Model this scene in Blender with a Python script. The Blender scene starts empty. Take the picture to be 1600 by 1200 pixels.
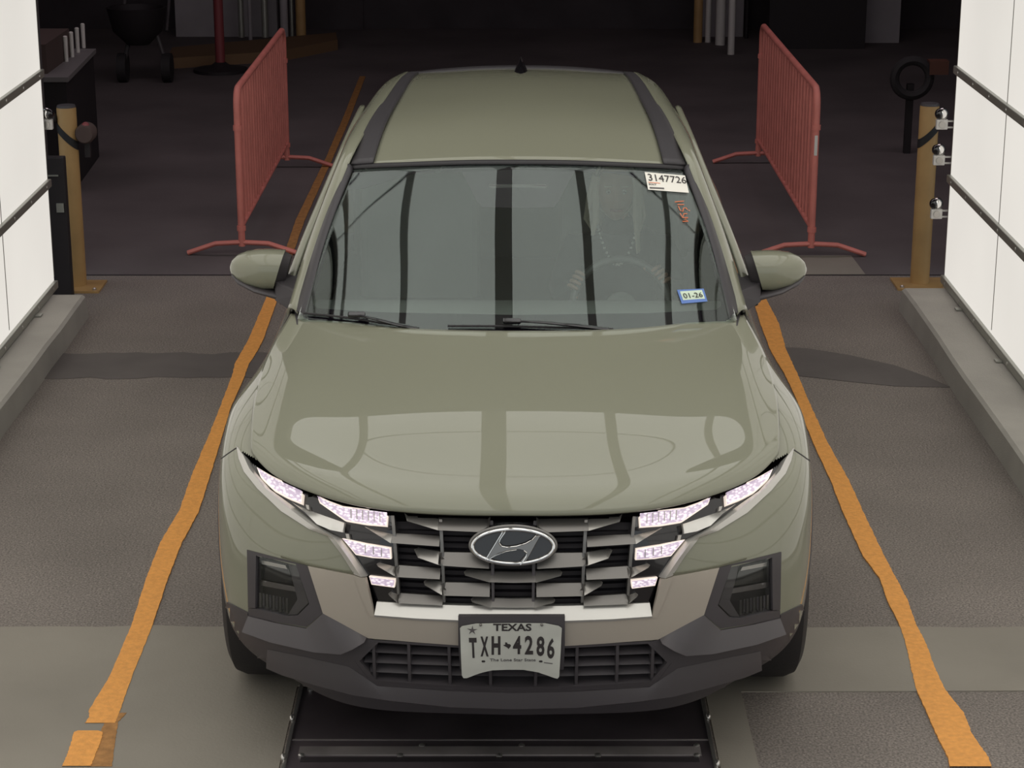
import bpy, bmesh, math, random
import numpy as np
from mathutils import Vector, Matrix
from mathutils.bvhtree import BVHTree
from mathutils.geometry import delaunay_2d_cdt
random.seed(4); np.random.seed(4)
S = bpy.context.scene
COL = S.collection

# ------------------------------------------------------------------ camera
FPX = 3300.0; PITCH = math.radians(17.2); CAMH = 3.03; CAMD = 5.65
CAM = Vector((0, -CAMD, CAMH))
cd = bpy.data.cameras.new('camera'); co = bpy.data.objects.new('camera', cd); COL.objects.link(co)
cd.sensor_width = 36; cd.lens = FPX / 1600 * 36; cd.clip_end = 200
co.location = CAM; co.rotation_euler = (math.pi / 2 - PITCH, 0, 0)
S.camera = co
CR = co.rotation_euler.to_matrix()
# ------------------------------------------------------------------ world, exposure
w = bpy.data.worlds.new('world'); S.world = w; w.use_nodes = True
bgn = w.node_tree.nodes['Background']
bgn.inputs[0].default_value = (0.80, 0.86, 0.90, 1); bgn.inputs[1].default_value = 0.80
S.view_settings.view_transform = 'Standard'; S.view_settings.look = 'None'
S.view_settings.exposure = 0.14; S.view_settings.gamma = 1.0
S.view_settings.use_curve_mapping = False
CEIL_E = 1.30; SIDE_E = 0.64

# ------------------------------------------------------------------ materials
def srgb(r, g, b):
    f = lambda c: ((c / 255) / 12.92) if c / 255 <= 0.04045 else (((c / 255) + 0.055) / 1.055) ** 2.4
    return (f(r), f(g), f(b), 1)
MATS = {}
def mat(name, col, rough=.5, metal=0.0, coat=0.0, spec=.5, emis=None, es=0, noise=None, bump=None, ior=None):
    """noise=(scale, amount) varies the colour, bump=(scale, strength)"""
    m = bpy.data.materials.new(name); m.use_nodes = True; nt = m.node_tree
    b = nt.nodes['Principled BSDF']
    c = col if len(col) == 4 else (*col, 1)
    b.inputs['Base Color'].default_value = c
    b.inputs['Roughness'].default_value = rough; b.inputs['Metallic'].default_value = metal
    b.inputs['Coat Weight'].default_value = coat; b.inputs['Coat Roughness'].default_value = .02
    b.inputs['Specular IOR Level'].default_value = spec
    if ior: b.inputs['Coat IOR'].default_value = ior
    if emis:
        b.inputs['Emission Color'].default_value = emis if len(emis) == 4 else (*emis, 1)
        b.inputs['Emission Strength'].default_value = es
    tc = nt.nodes.new('ShaderNodeTexCoord')
    if noise:
        n = nt.nodes.new('ShaderNodeTexNoise'); n.inputs['Scale'].default_value = noise[0]; n.inputs['Detail'].default_value = 5
        nt.links.new(tc.outputs['Object'], n.inputs['Vector'])
        mr = nt.nodes.new('ShaderNodeMapRange'); mr.inputs['From Min'].default_value = .3; mr.inputs['From Max'].default_value = .7
        mr.inputs['To Min'].default_value = 1 - noise[1]; mr.inputs['To Max'].default_value = 1 + noise[1]
        nt.links.new(n.outputs['Fac'], mr.inputs['Value'])
        mx = nt.nodes.new('ShaderNodeVectorMath'); mx.operation = 'SCALE'; mx.inputs[0].default_value = c[:3]
        nt.links.new(mr.outputs[0], mx.inputs['Scale']); nt.links.new(mx.outputs[0], b.inputs['Base Color'])
    if bump:
        n2 = nt.nodes.new('ShaderNodeTexNoise'); n2.inputs['Scale'].default_value = bump[0]; n2.inputs['Detail'].default_value = 4
        nt.links.new(tc.outputs['Object'], n2.inputs['Vector'])
        bp = nt.nodes.new('ShaderNodeBump'); bp.inputs['Strength'].default_value = bump[1]; bp.inputs['Distance'].default_value = .003
        nt.links.new(n2.outputs['Fac'], bp.inputs['Height']); nt.links.new(bp.outputs[0], b.inputs['Normal'])
    MATS[name] = m
    return m
PAINT = mat('sage_paint', (.218, .219, .158), .55, 0, 1.0, .3, ior=1.45)
PLAST = mat('black_plastic', (.056, .049, .053), .55, bump=(900, .25))
PLAST2 = mat('charcoal_plastic', (.075, .067, .071), .5, bump=(900, .2))
GLOSSB = mat('gloss_black', (.010, .009, .011), .12, 0, .5)
VOID = mat('recess_black', (.016, .012, .014), .7)
SILV = mat('satin_silver', (.46, .44, .41), .33, .75)
SILV2 = mat('dark_satin_silver', (.20, .19, .178), .36, .75)
SKID = mat('champagne_skid', (.40, .355, .30), .42, .25)
BRIGHT = mat('bright_silver_trim', (.60, .585, .55), .3, .6)
CHROME = mat('chrome', (.8, .79, .77), .08, 1.0)
RUBBER = mat('rubber', (.018, .016, .017), .75, bump=(60, .3))
RUBTRIM = mat('window_trim', (.040, .036, .040), .5); TRIMD = mat('dark_trim', (.014, .012, .014), .5)
FRIT = mat('glass_border', (.012, .008, .014), .8, spec=.0); SPATCH = mat('sensor_black', (.035, .028, .036), .8, spec=.1)
DASH = mat('dashboard', (.16, .165, .16), .9, spec=.1)
SEAT = mat('seat_cloth', (.20, .205, .20), .9, spec=.1)
WHEELM = mat('alloy', (.3, .3, .3), .35, .8)
REFL = mat('lamp_reflector', (.25, .24, .25), .22, .9)
RED = mat('red_paint', srgb(200, 118, 108), .55, noise=(6, .12))  # red, yellow and line paints are paled: haze is put into their colours
YEL = mat('yellow_paint', srgb(170, 136, 88), .55, noise=(5, .12))
STRAP = mat('black_strap', (.01, .01, .012), .6)
CONC = mat('curb_concrete', (.36, .34, .305), .85, noise=(3, .10), bump=(140, .5))
SLABC = mat('slab_concrete', (.245, .222, .185), .8, noise=(1.6, .10), bump=(120, .25))
ALU = mat('aluminium', (.40, .40, .36), .4, .6)
BOLT = mat('bolt_steel', (.6, .58, .55), .3, .9)
WHITE = mat('white_enamel', (.6, .58, .55), .5)
GREYW = mat('grey_wall', (.30, .28, .29), .9, noise=(2, .15))
RIB = mat('ceiling_rail', (.42, .40, .38), .7)
DARKW = mat('dark_wall', (.05, .042, .046), .9, noise=(2, .2))
BROWN = mat('brown_box', (.07, .045, .04), .8)
DKRED = mat('dark_red_paint', (.22, .045, .05), .5)
SKIN = mat('skin', (.42, .26, .20), .5); HAIR = mat('blonde_hair', (.62, .55, .45), .5, bump=(300, .6))
SHIRT = mat('dark_shirt', (.03, .03, .035), .9, bump=(200, .3)); NECKL = mat('necklace_beads', (.8, .78, .75), .3)
INK = mat('black_ink', (.028, .022, .022), .6); INKG = mat('grey_ink', (.10, .09, .09), .6)
PLATEW = mat('plate_white', (.50, .50, .45), .45, noise=(14, .06))
STW = mat('sticker_white', (.85, .82, .74), .5); STG = mat('sticker_green', (.66, .78, .62), .5)
STB = mat('sticker_blue', (.12, .22, .55), .5); ORANGE = mat('orange_marker', (.9, .25, .10), .6)
ORBOX = mat('orange_plastic', (.10, .04, .025), .6)

def glass_mat(name, ior, tint):
    m = bpy.data.materials.new(name); m.use_nodes = True; nt = m.node_tree; nt.nodes.clear()
    o = nt.nodes.new('ShaderNodeOutputMaterial'); mx = nt.nodes.new('ShaderNodeMixShader')
    lw = nt.nodes.new('ShaderNodeLayerWeight'); lw.inputs['Blend'].default_value = .5      # symmetric Schlick reflectance
    pw = nt.nodes.new('ShaderNodeMath'); pw.operation = 'POWER'; pw.inputs[1].default_value = 5; nt.links.new(lw.outputs['Facing'], pw.inputs[0])
    f = nt.nodes.new('ShaderNodeMath'); f.operation = 'MULTIPLY_ADD'; f0 = ((ior - 1) / (ior + 1)) ** 2
    f.inputs[1].default_value = 1 - f0; f.inputs[2].default_value = f0; nt.links.new(pw.outputs[0], f.inputs[0])
    t = nt.nodes.new('ShaderNodeBsdfTransparent'); t.inputs[0].default_value = (*tint, 1)
    g = nt.nodes.new('ShaderNodeBsdfGlossy'); g.inputs['Roughness'].default_value = 0.0; g.inputs[0].default_value = (.93, 1, .97, 1)
    nt.links.new(f.outputs[0], mx.inputs[0]); nt.links.new(t.outputs[0], mx.inputs[1]); nt.links.new(g.outputs[0], mx.inputs[2])
    nt.links.new(mx.outputs[0], o.inputs[0]); return m
GLASS = glass_mat('windshield_glass', 1.62, (.86, .90, .88))
LENS = glass_mat('lens_clear', 1.4, (.9, .9, .9))
SIDEG = glass_mat('tinted_side_glass', 1.6, (.25, .27, .26))

def panel_mat(name, col, e):
    m = bpy.data.materials.new(name); m.use_nodes = True; nt = m.node_tree
    b = nt.nodes['Principled BSDF']; b.inputs['Base Color'].default_value = (.3, .3, .3, 1); b.inputs['Roughness'].default_value = .8
    tc = nt.nodes.new('ShaderNodeTexCoord'); n = nt.nodes.new('ShaderNodeTexNoise'); n.inputs['Scale'].default_value = .7
    nt.links.new(tc.outputs['Object'], n.inputs[0])
    r = nt.nodes.new('ShaderNodeMapRange'); r.inputs['From Min'].default_value = .3; r.inputs['From Max'].default_value = .7
    r.inputs['To Min'].default_value = e * .94; r.inputs['To Max'].default_value = e * 1.05
    nt.links.new(n.outputs['Fac'], r.inputs[0]); nt.links.new(r.outputs[0], b.inputs['Emission Strength'])
    b.inputs['Emission Color'].default_value = (*col, 1); return m
LITSIDE = panel_mat('lit_side_diffuser', (1, .955, .88), SIDE_E)
LITCEIL = panel_mat('lit_ceiling_diffuser', (1, .985, .94), CEIL_E)

def asphalt():
    m = bpy.data.materials.new('asphalt'); m.use_nodes = True; nt = m.node_tree
    b = nt.nodes['Principled BSDF']; b.inputs['Roughness'].default_value = .85
    tc = nt.nodes.new('ShaderNodeTexCoord')
    n1 = nt.nodes.new('ShaderNodeTexNoise'); n1.inputs['Scale'].default_value = 130; n1.inputs['Detail'].default_value = 3
    n2 = nt.nodes.new('ShaderNodeTexNoise'); n2.inputs['Scale'].default_value = 1.1; n2.inputs['Detail'].default_value = 6
    vo = nt.nodes.new('ShaderNodeTexVoronoi'); vo.inputs['Scale'].default_value = 85
    for n in (n1, n2, vo): nt.links.new(tc.outputs['Object'], n.inputs['Vector'])
    r1 = nt.nodes.new('ShaderNodeValToRGB'); e = r1.color_ramp.elements
    e[0].position = .32; e[0].color = (.112, .096, .087, 1); e[1].position = .68; e[1].color = (.280, .244, .214, 1)
    nt.links.new(n1.outputs['Fac'], r1.inputs[0])
    r2 = nt.nodes.new('ShaderNodeMapRange'); r2.inputs['From Min'].default_value = .3; r2.inputs['From Max'].default_value = .7
    r2.inputs['To Min'].default_value = .82; r2.inputs['To Max'].default_value = 1.15
    nt.links.new(n2.outputs['Fac'], r2.inputs[0])
    vr = nt.nodes.new('ShaderNodeMapRange'); vr.inputs['From Max'].default_value = .35; vr.inputs['To Min'].default_value = 1.35; vr.inputs['To Max'].default_value = .97
    nt.links.new(vo.outputs['Distance'], vr.inputs[0])
    m1 = nt.nodes.new('ShaderNodeMath'); m1.operation = 'MULTIPLY'; nt.links.new(r2.outputs[0], m1.inputs[0]); nt.links.new(vr.outputs[0], m1.inputs[1])
    s = nt.nodes.new('ShaderNodeVectorMath'); s.operation = 'SCALE'; nt.links.new(r1.outputs[0], s.inputs[0]); nt.links.new(m1.outputs[0], s.inputs['Scale'])
    nt.links.new(s.outputs[0], b.inputs['Base Color'])
    bp = nt.nodes.new('ShaderNodeBump'); bp.inputs['Strength'].default_value = .5; bp.inputs['Distance'].default_value = .003
    nt.links.new(n1.outputs['Fac'], bp.inputs['Height']); nt.links.new(bp.outputs[0], b.inputs['Normal'])
    return m
ASPH = asphalt()
PATCH = mat('asphalt_patch', (.112, .098, .092), .85, noise=(3, .12), bump=(200, .4))
INFLR = mat('garage_floor', (.115, .098, .098), .8, noise=(.9, .25), bump=(90, .3))
LINE = mat('line_paint', srgb(230, 160, 80), .7, noise=(55, .10), bump=(130, .5))
LINEW = mat('worn_line_paint', srgb(165, 118, 66), .75, noise=(30, .25), bump=(130, .5))
METAL = mat('oily_steel', (.075, .062, .068), .42, .2, noise=(2.5, .5))
METAL2 = mat('worn_steel', (.26, .235, .23), .45, .3, noise=(4, .35))

# ------------------------------------------------------------------ helpers
def tag(o, label=None, cat=None, group=None, kind=None):
    if label: o['label'] = label
    if cat: o['category'] = cat
    if group: o['group'] = group
    if kind: o['kind'] = kind
    return o
def empty(name, loc=(0, 0, 0), rz=0, **k):
    o = bpy.data.objects.new(name, None); COL.objects.link(o); o.location = loc; o.rotation_euler.z = rz
    o.empty_display_size = .1
    return tag(o, **k)
def mk(name, verts, faces, m, parent=None, smooth=False, solid=0, bevel=0, **k):
    me = bpy.data.meshes.new(name); me.from_pydata([tuple(v) for v in verts], [], faces); me.update()
    if smooth: me.shade_smooth()
    for mm in (m if isinstance(m, list) else [m]): me.materials.append(mm)
    o = bpy.data.objects.new(name, me); COL.objects.link(o)
    if parent: o.parent = parent
    if solid:
        s = o.modifiers.new('solid', 'SOLIDIFY'); s.thickness = solid; s.offset = -1
    if bevel:
        s = o.modifiers.new('bev', 'BEVEL'); s.width = bevel; s.segments = 2; s.limit_method = 'ANGLE'
    return tag(o, **k)
class MB:
    def __init__(s): s.v = []; s.f = []
    def add(s, v, f):
        n = len(s.v); s.v += [tuple(p) for p in v]; s.f += [tuple(i + n for i in q) for q in f]; return s
    def box(s, c, d, rz=0, rx=0):
        h = [x / 2 for x in d]; R = Matrix.Rotation(rz, 3, 'Z') @ Matrix.Rotation(rx, 3, 'X')
        v = [Vector(c) + R @ Vector((a * h[0], b * h[1], e * h[2])) for a in (-1, 1) for b in (-1, 1) for e in (-1, 1)]
        return s.add(v, [(0, 1, 3, 2), (4, 6, 7, 5), (0, 4, 5, 1), (2, 3, 7, 6), (0, 2, 6, 4), (1, 5, 7, 3)])
    def tube(s, pts, r, n=12, caps=True, flat=None):
        pts = [Vector(p) for p in pts]; rs = r if isinstance(r, (list, tuple)) else [r] * len(pts)
        V = []; prev = None
        for i, p in enumerate(pts):
            t = (pts[min(i + 1, len(pts) - 1)] - pts[max(i - 1, 0)]).normalized()
            if prev is None:
                a = Vector((0, 0, 1)) if abs(t.z) < .9 else Vector((1, 0, 0))
                nrm = t.cross(a).normalized()
            else: nrm = (prev - t * prev.dot(t)).normalized()
            prev = nrm; bn = t.cross(nrm)
            for k in range(n):
                a = 2 * math.pi * k / n
                V.append(p + nrm * math.cos(a) * rs[i] + bn * math.sin(a) * rs[i] * (flat or 1))
        F = [(i * n + k, i * n + (k + 1) % n, (i + 1) * n + (k + 1) % n, (i + 1) * n + k) for i in range(len(pts) - 1) for k in range(n)]
        if caps: F += [tuple(range(n))[::-1], tuple((len(pts) - 1) * n + k for k in range(n))]
        return s.add(V, F)
    def lathe(s, c, prof, n=24, axis='Z'):
        V = []
        for (r, h) in prof:
            for k in range(n):
                a = 2 * math.pi * k / n; x, y = r * math.cos(a), r * math.sin(a)
                p = (x, y, h) if axis == 'Z' else ((h, x, y) if axis == 'X' else (x, h, y))
                V.append(Vector(c) + Vector(p))
        F = [(i * n + k, i * n + (k + 1) % n, (i + 1) * n + (k + 1) % n, (i + 1) * n + k) for i in range(len(prof) - 1) for k in range(n)]
        F += [tuple(range(n))[::-1], tuple((len(prof) - 1) * n + k for k in range(n))]
        return s.add(V, F)
    def ball(s, c, r, n=14, sc=(1, 1, 1)):
        prof = [(math.sin(math.pi * i / n) * 1.0 if 0 < i < n else 1e-4, -math.cos(math.pi * i / n)) for i in range(n + 1)]
        t = MB().lathe((0, 0, 0), prof, n * 2)
        return s.add([Vector(c) + Vector((v[0] * r * sc[0], v[1] * r * sc[1], v[2] * r * sc[2])) for v in t.v], t.f)
    def build(s, name, m, parent=None, smooth=False, bevel=0, **k):
        o = mk(name, s.v, s.f, m, parent, bevel=bevel, **k)
        if smooth:
            o.data.shade_smooth()
            try: o.data.set_sharp_from_angle(angle=math.radians(40))
            except Exception: pass
        return o

# natural cubic spline, interpolates rows of control points
def nspline(t, P, q):
    t = np.asarray(t, float); P = np.asarray(P, float); n = len(t); h = np.diff(t)
    A = np.zeros((n, n)); A[0, 0] = A[-1, -1] = 1; B = np.zeros((n,) + P.shape[1:])
    for i in range(1, n - 1):
        A[i, i - 1] = h[i - 1]; A[i, i] = 2 * (h[i - 1] + h[i]); A[i, i + 1] = h[i]
        B[i] = 6 * ((P[i + 1] - P[i]) / h[i] - (P[i] - P[i - 1]) / h[i - 1])
    M = np.linalg.solve(A, B.reshape(n, -1)).reshape(B.shape)
    k = np.clip(np.searchsorted(t, q, 'right') - 1, 0, n - 2); hh = h[k]
    sh = (len(q),) + (1,) * (P.ndim - 1)
    a = ((t[k + 1] - q) / hh).reshape(sh); b = ((q - t[k]) / hh).reshape(sh); hh = hh.reshape(sh)
    return a * P[k] + b * P[k + 1] + ((a ** 3 - a) * M[k] + (b ** 3 - b) * M[k + 1]) * hh ** 2 / 6
def chord(P):      # P (n, m, 3) -> average chord parameter along axis 0
    d = np.linalg.norm(np.diff(P, axis=0), axis=2).mean(axis=1); return np.concatenate([[0], np.cumsum(d)]) / d.sum()
def surf(P, nu, nv, qu=None):
    P = np.asarray(P, float); tu = chord(P); tv = chord(P.transpose(1, 0, 2))
    qu = np.linspace(0, 1, nu) if qu is None else qu
    A = nspline(tu, P, qu)
    return nspline(tv, A.transpose(1, 0, 2), np.linspace(0, 1, nv)).transpose(1, 0, 2)
def gridfaces(nu, nv, off=0, flip=False):
    F = [(off + i * nv + j, off + (i + 1) * nv + j, off + (i + 1) * nv + j + 1, off + i * nv + j + 1) for i in range(nu - 1) for j in range(nv - 1)]
    return [f[::-1] for f in F] if flip else F
def halfgrid(P, nu, nv, flip=False):
    """P: columns from the centre line outwards (x>=0); returns the whole symmetric surface"""
    P = np.asarray(P, float)
    full = np.concatenate([P[::-1][:-1] * np.array([-1, 1, 1]), P], axis=0) if abs(P[0, 0, 0]) < 1e-6 else P
    G = surf(full, nu, nv); return G.reshape(-1, 3), gridfaces(nu, nv, 0, flip)

# ------------------------------------------------------------------ the car: frame
CARX = 0.003; CYAW = math.radians(-0.6)
car = empty('pickup_truck', (CARX, 0, 0), CYAW, label='sage green pickup truck facing the camera in the inspection lane, headlights lit', cat='vehicle')
CM = Matrix.Translation((CARX, 0, 0)) @ Matrix.Rotation(CYAW, 4, 'Z'); CI = CM.inverted(); CI3 = CI.to_3x3()
def ray(px, py):
    d = (CR @ Vector(((px - 800) / FPX, (600 - py) / FPX, -1))).normalized()
    return CI @ CAM, (CI3 @ d).normalized()
def topx(p):
    q = CR.transposed() @ (CM @ Vector(p) - CAM); return 800 + FPX * q.x / -q.z, 600 - FPX * q.y / -q.z

# body shell control net : columns run from the front centre round to the tail
zF = [.225, .33, .45, .58, .68, .77, .825, .862]
def col(xs, ys, zs): return list(zip(xs, ys, zs))
dY = [.075, .025, .0, .0, .008, .022, .038, .062]
cols = [col([0] * 8, dY, zF), col([.25] * 8, [d + .012 for d in dY], zF),
 col([.45] * 8, [.045 + d for d in dY[:5]] + [.068, .090, .122], zF[:7] + [.868]),
 col([.60, .615, .62, .625, .625, .63, .63, .63], [.19, .135, .105, .105, .115, .15, .195, .24], [.242] + zF[1:6] + [.835, .878]),
 col([.71, .74, .75, .755, .76, .76, .755, .735], [.285, .225, .195, .195, .205, .25, .305, .36], [.262, .33, .45, .58, .68, .78, .85, .888]),
 col([.80, .845, .86, .865, .865, .862, .845, .80], [.42, .35, .325, .32, .33, .36, .42, .48], [.25, .34, .455, .58, .68, .78, .86, .905]),
 col([.88, .912, .925, .93, .93, .925, .90, .825], [.60, .57, .555, .55, .555, .57, .60, .66], [.26, .35, .46, .58, .70, .80, .885, .945]),
 col([.905, .93, .945, .95, .95, .945, .925, .835], [.82] * 8, [.265, .36, .46, .58, .70, .81, .90, .975]),
 col([.91, .935, .95, .955, .955, .948, .925, .835], [1.06] * 8, [.265, .36, .46, .58, .70, .82, .91, 1.0]),
 col([.905, .93, .94, .943, .937, .92, .893, .82], [1.24] * 8, [.265, .36, .46, .58, .70, .82, .925, 1.035]),
 col([.895, .92, .93, .93, .918, .895, .865, .79], [1.46] * 8, [.265, .36, .46, .58, .70, .83, .96, 1.083]),
 col([.89, .915, .925, .925, .91, .885, .858, .795], [1.75] * 8, [.265, .36, .46, .58, .70, .84, .975, 1.09]),
 col([.89, .915, .92, .92, .905, .88, .858, .80], [2.3] * 8, [.265, .36, .46, .58, .70, .84, .98, 1.10]),
 col([.89, .915, .92, .92, .905, .88, .858, .80], [2.9] * 8, [.265, .36, .46, .58, .70, .84, .98, 1.11]),
 col([.895, .92, .928, .93, .92, .90, .87, .80], [3.3] * 8, [.28, .37, .47, .58, .70, .86, 1.0, 1.13]),
 col([.90, .93, .945, .95, .945, .93, .89, .81], [3.7] * 8, [.30, .38, .48, .60, .72, .88, 1.03, 1.13]),
 col([.90, .93, .945, .95, .945, .925, .885, .81], [4.1] * 8, [.30, .38, .48, .60, .72, .88, 1.03, 1.13]),
 col([.88, .91, .92, .92, .91, .895, .86, .80], [4.6] * 8, [.34, .42, .5, .62, .74, .90, 1.03, 1.13]),
 col([.78, .82, .83, .83, .82, .81, .79, .76], [4.85] * 8, [.36, .44, .52, .64, .76, .92, 1.04, 1.13]),
 col([.45] * 8, [4.95] * 8, [.36, .44, .52, .64, .76, .92, 1.04, 1.13]),
 col([0] * 8, [4.96] * 8, [.36, .44, .52, .64, .76, .92, 1.04, 1.13])]
NET = np.array(cols, float)
tu = chord(NET)
qu = np.concatenate([np.linspace(0, tu[10], 230)[:-1], np.linspace(tu[10], 1, 130)])
NU, NV = len(qu), 120
G = surf(NET, NU, NV, qu)
V0 = G.reshape(-1, 3); F0 = gridfaces(NU, NV, flip=False)
VS = np.concatenate([V0, V0 * [-1, 1, 1]]); FS = F0 + [tuple(i + NU * NV for i in f[::-1]) for f in F0]
SHELL = BVHTree.FromPolygons([Vector(v) for v in VS], FS)
def cast(px, py, bvh=None):
    o, d = ray(px, py); h = (bvh or SHELL).ray_cast(o, d)
    if h[0] is None: return None, None
    n = h[1] if h[1].dot(d) < 0 else -h[1]
    return h[0], n
def snorm(p, bvh=None):      # smoothed normal
    return None
def inpoly(x, y, poly):
    c = False; n = len(poly); j = n - 1
    for i in range(n):
        if (poly[i][1] > y) != (poly[j][1] > y) and x < (poly[j][0] - poly[i][0]) * (y - poly[i][1]) / (poly[j][1] - poly[i][1]) + poly[i][0]: c = not c
        j = i
    return c
def densify(poly, step):
    out = []
    for a, b in zip(poly, poly[1:] + poly[:1]):
        n = max(1, int(math.hypot(b[0] - a[0], b[1] - a[1]) / step))
        out += [(a[0] + (b[0] - a[0]) * k / n, a[1] + (b[1] - a[1]) * k / n) for k in range(n)]
    return out
def mirror_v(v): return [(-p[0], p[1], p[2]) for p in v]
DEEP = Vector((.13, -.91, .39)).normalized()      # lamp wells sink straight back into the bumper
def emit(name, V, F, m, parent, sides='LR', smooth=True, **k):
    """left piece, and its twin mirrored to the other side; 'C' joins both at the centre line"""
    def fin(o):
        if smooth:
            o.data.shade_smooth()
            try: o.data.set_sharp_from_angle(angle=math.radians(35))
            except Exception: pass
        return o
    R = [tuple(i for i in f[::-1]) for f in F]
    if 'C' in sides:
        n = len(V); W = list(V) + mirror_v(V); FF = list(F) + [tuple(i + n for i in f) for f in R]
        me = bpy.data.meshes.new(name); bm = bmesh.new(); vs = [bm.verts.new(p) for p in W]
        for f in FF:
            try: bm.faces.new([vs[i] for i in f])
            except ValueError: pass
        bmesh.ops.remove_doubles(bm, verts=bm.verts, dist=.0004); bmesh.ops.recalc_face_normals(bm, faces=bm.faces)
        bm.to_mesh(me); bm.free(); me.materials.append(m)
        o = bpy.data.objects.new(name, me); COL.objects.link(o); o.parent = parent; tag(o, **k); return [fin(o)]
    out = []
    if 'L' in sides: out.append(fin(mk(name, V, F, m, parent, **k)))
    if 'R' in sides: out.append(fin(mk(name, mirror_v(V), R, m, parent, **k)))
    return out
def overlay(name, poly, m, parent, off=.004, back=.012, step=5, sides='LR', bvh=None, deep=False, **k):
    """closed pixel outline cast on the body surface -> a panel with real thickness.
    off: height above the surface, a number or f(px,py)"""
    fo = off if callable(off) else (lambda x, y: off)
    bnd = densify(poly, step); nb = len(bnd)
    xs = [p[0] for p in poly]; ys = [p[1] for p in poly]; pts = list(bnd)
    y = min(ys) + step * .5
    while y < max(ys):
        x = min(xs) + step * .5
        while x < max(xs):
            if inpoly(x, y, poly) and min((x - b[0]) ** 2 + (y - b[1]) ** 2 for b in bnd) > (step * .45) ** 2: pts.append((x, y))
            x += step
        y += step
    r = delaunay_2d_cdt([Vector(p) for p in pts], [], [list(range(nb))], 1, 1e-5)
    P2 = [tuple(v) for v in r[0]]; tris = [tuple(f) for f in r[2]]
    top = []; bot = []; ok = []
    for i, (x, y) in enumerate(P2):
        p, n = cast(x, y, bvh)
        if p is None: ok.append(False); top.append((0, 0, 0)); bot.append((0, 0, 0)); continue
        ok.append(True); o = fo(x, y)
        if deep: n = DEEP
        a = p + n * o; b = p + n * (o - back)
        if 'C' in sides and x >= 799.5: a.x = 0; b.x = 0
        top.append(tuple(a)); bot.append(tuple(b))
    N = len(P2); tris = [t for t in tris if all(ok[i] for i in t)]
    ec = {}
    for t in tris:
        for a, b in ((t[0], t[1]), (t[1], t[2]), (t[2], t[0])): ec[(a, b)] = 1
    F = list(tris) + [tuple(i + N for i in t[::-1]) for t in tris]
    for (a, b) in ec:
        if (b, a) not in ec:
            if 'C' in sides and P2[a][0] >= 799.5 and P2[b][0] >= 799.5: continue
            F.append((b, a, a + N, b + N))
    V = top + bot
    # orient: first triangle normal should face the camera side
    used = sorted({i for f in F for i in f}); idx = {u: i for i, u in enumerate(used)}
    V = [V[u] for u in used]; F = [tuple(idx[i] for i in f)[::-1] for f in F]
    return emit(name, V, F, m, parent, sides, **k)
def strip(name, rows, offs, m, parent, back=.012, nu=None, nv=4, sides='LR', bvh=None, deep=False, **k):
    """rows: polylines in pixels (same count), offs: height above the surface for each row"""
    R = [np.array(r, float) for r in rows]
    def dense(r):
        o = []
        for a, b in zip(r[:-1], r[1:]):
            n = max(1, int(np.hypot(*(R[0][min(len(R[0]) - 1, len(o) * 0 + 1)] - R[0][0])) * 0 + 6))
            o += [a + (b - a) * j / n for j in range(n)]
        return np.array(o + [r[-1]])
    R = [dense(r) for r in R]; nuu = len(R[0]); G2 = []; O2 = []
    for a, b, oa, ob in zip(R[:-1], R[1:], offs[:-1], offs[1:]):
        last = b is R[-1]
        for j in range(nv + (1 if last else 0)):
            t = j / nv; G2.append(a + (b - a) * t); O2.append(oa + (ob - oa) * t)
    V = []; B = []; MISS = set()
    for row, o in zip(G2, O2):
        for (x, y) in row:
            p, n = cast(x, y, bvh)
            if p is None: MISS.add(len(V)); p, n = Vector((0, 0, 0)), Vector((0, -1, 0))
            if deep: n = DEEP
            a = p + n * o; b = p + n * (min(o, 0) - back)
            if 'C' in sides and x >= 799.5: a.x = b.x = 0
            V.append(a); B.append(b)
    nr = len(G2); N = len(V)
    F = gridfaces(nr, nuu) + [tuple(i + N for i in f[::-1]) for f in gridfaces(nr, nuu)]
    def idx(i, j): return i * nuu + j
    for j in range(nuu - 1):
        F.append((idx(0, j + 1), idx(0, j + 1) + N, idx(0, j) + N, idx(0, j))[::-1]); F.append((idx(nr - 1, j), idx(nr - 1, j) + N, idx(nr - 1, j + 1) + N, idx(nr - 1, j + 1))[::-1])
    for i in range(nr - 1):
        F.append((idx(i, 0), idx(i, 0) + N, idx(i + 1, 0) + N, idx(i + 1, 0))[::-1])
        if not ('C' in sides and R[0][-1][0] >= 799.5): F.append((idx(i + 1, nuu - 1), idx(i + 1, nuu - 1) + N, idx(i, nuu - 1) + N, idx(i, nuu - 1))[::-1])
    if MISS: F = [f for f in F if not any((i % N) in MISS for i in f)]
    return emit(name, [tuple(p) for p in V + B], F, m, parent, sides, **k)
def sidepatch(name, P, nu, nv, m, parent, flip=False, solid=0, **k):
    G3 = surf(P, nu, nv).reshape(-1, 3); F = gridfaces(nu, nv, 0, flip)
    o1 = mk(name, G3 * [-1, 1, 1], [f[::-1] for f in F], m, parent, smooth=True, solid=solid, **k)
    o2 = mk(name, G3, F, m, parent, smooth=True, solid=solid, **k)
    return o1, o2

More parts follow.
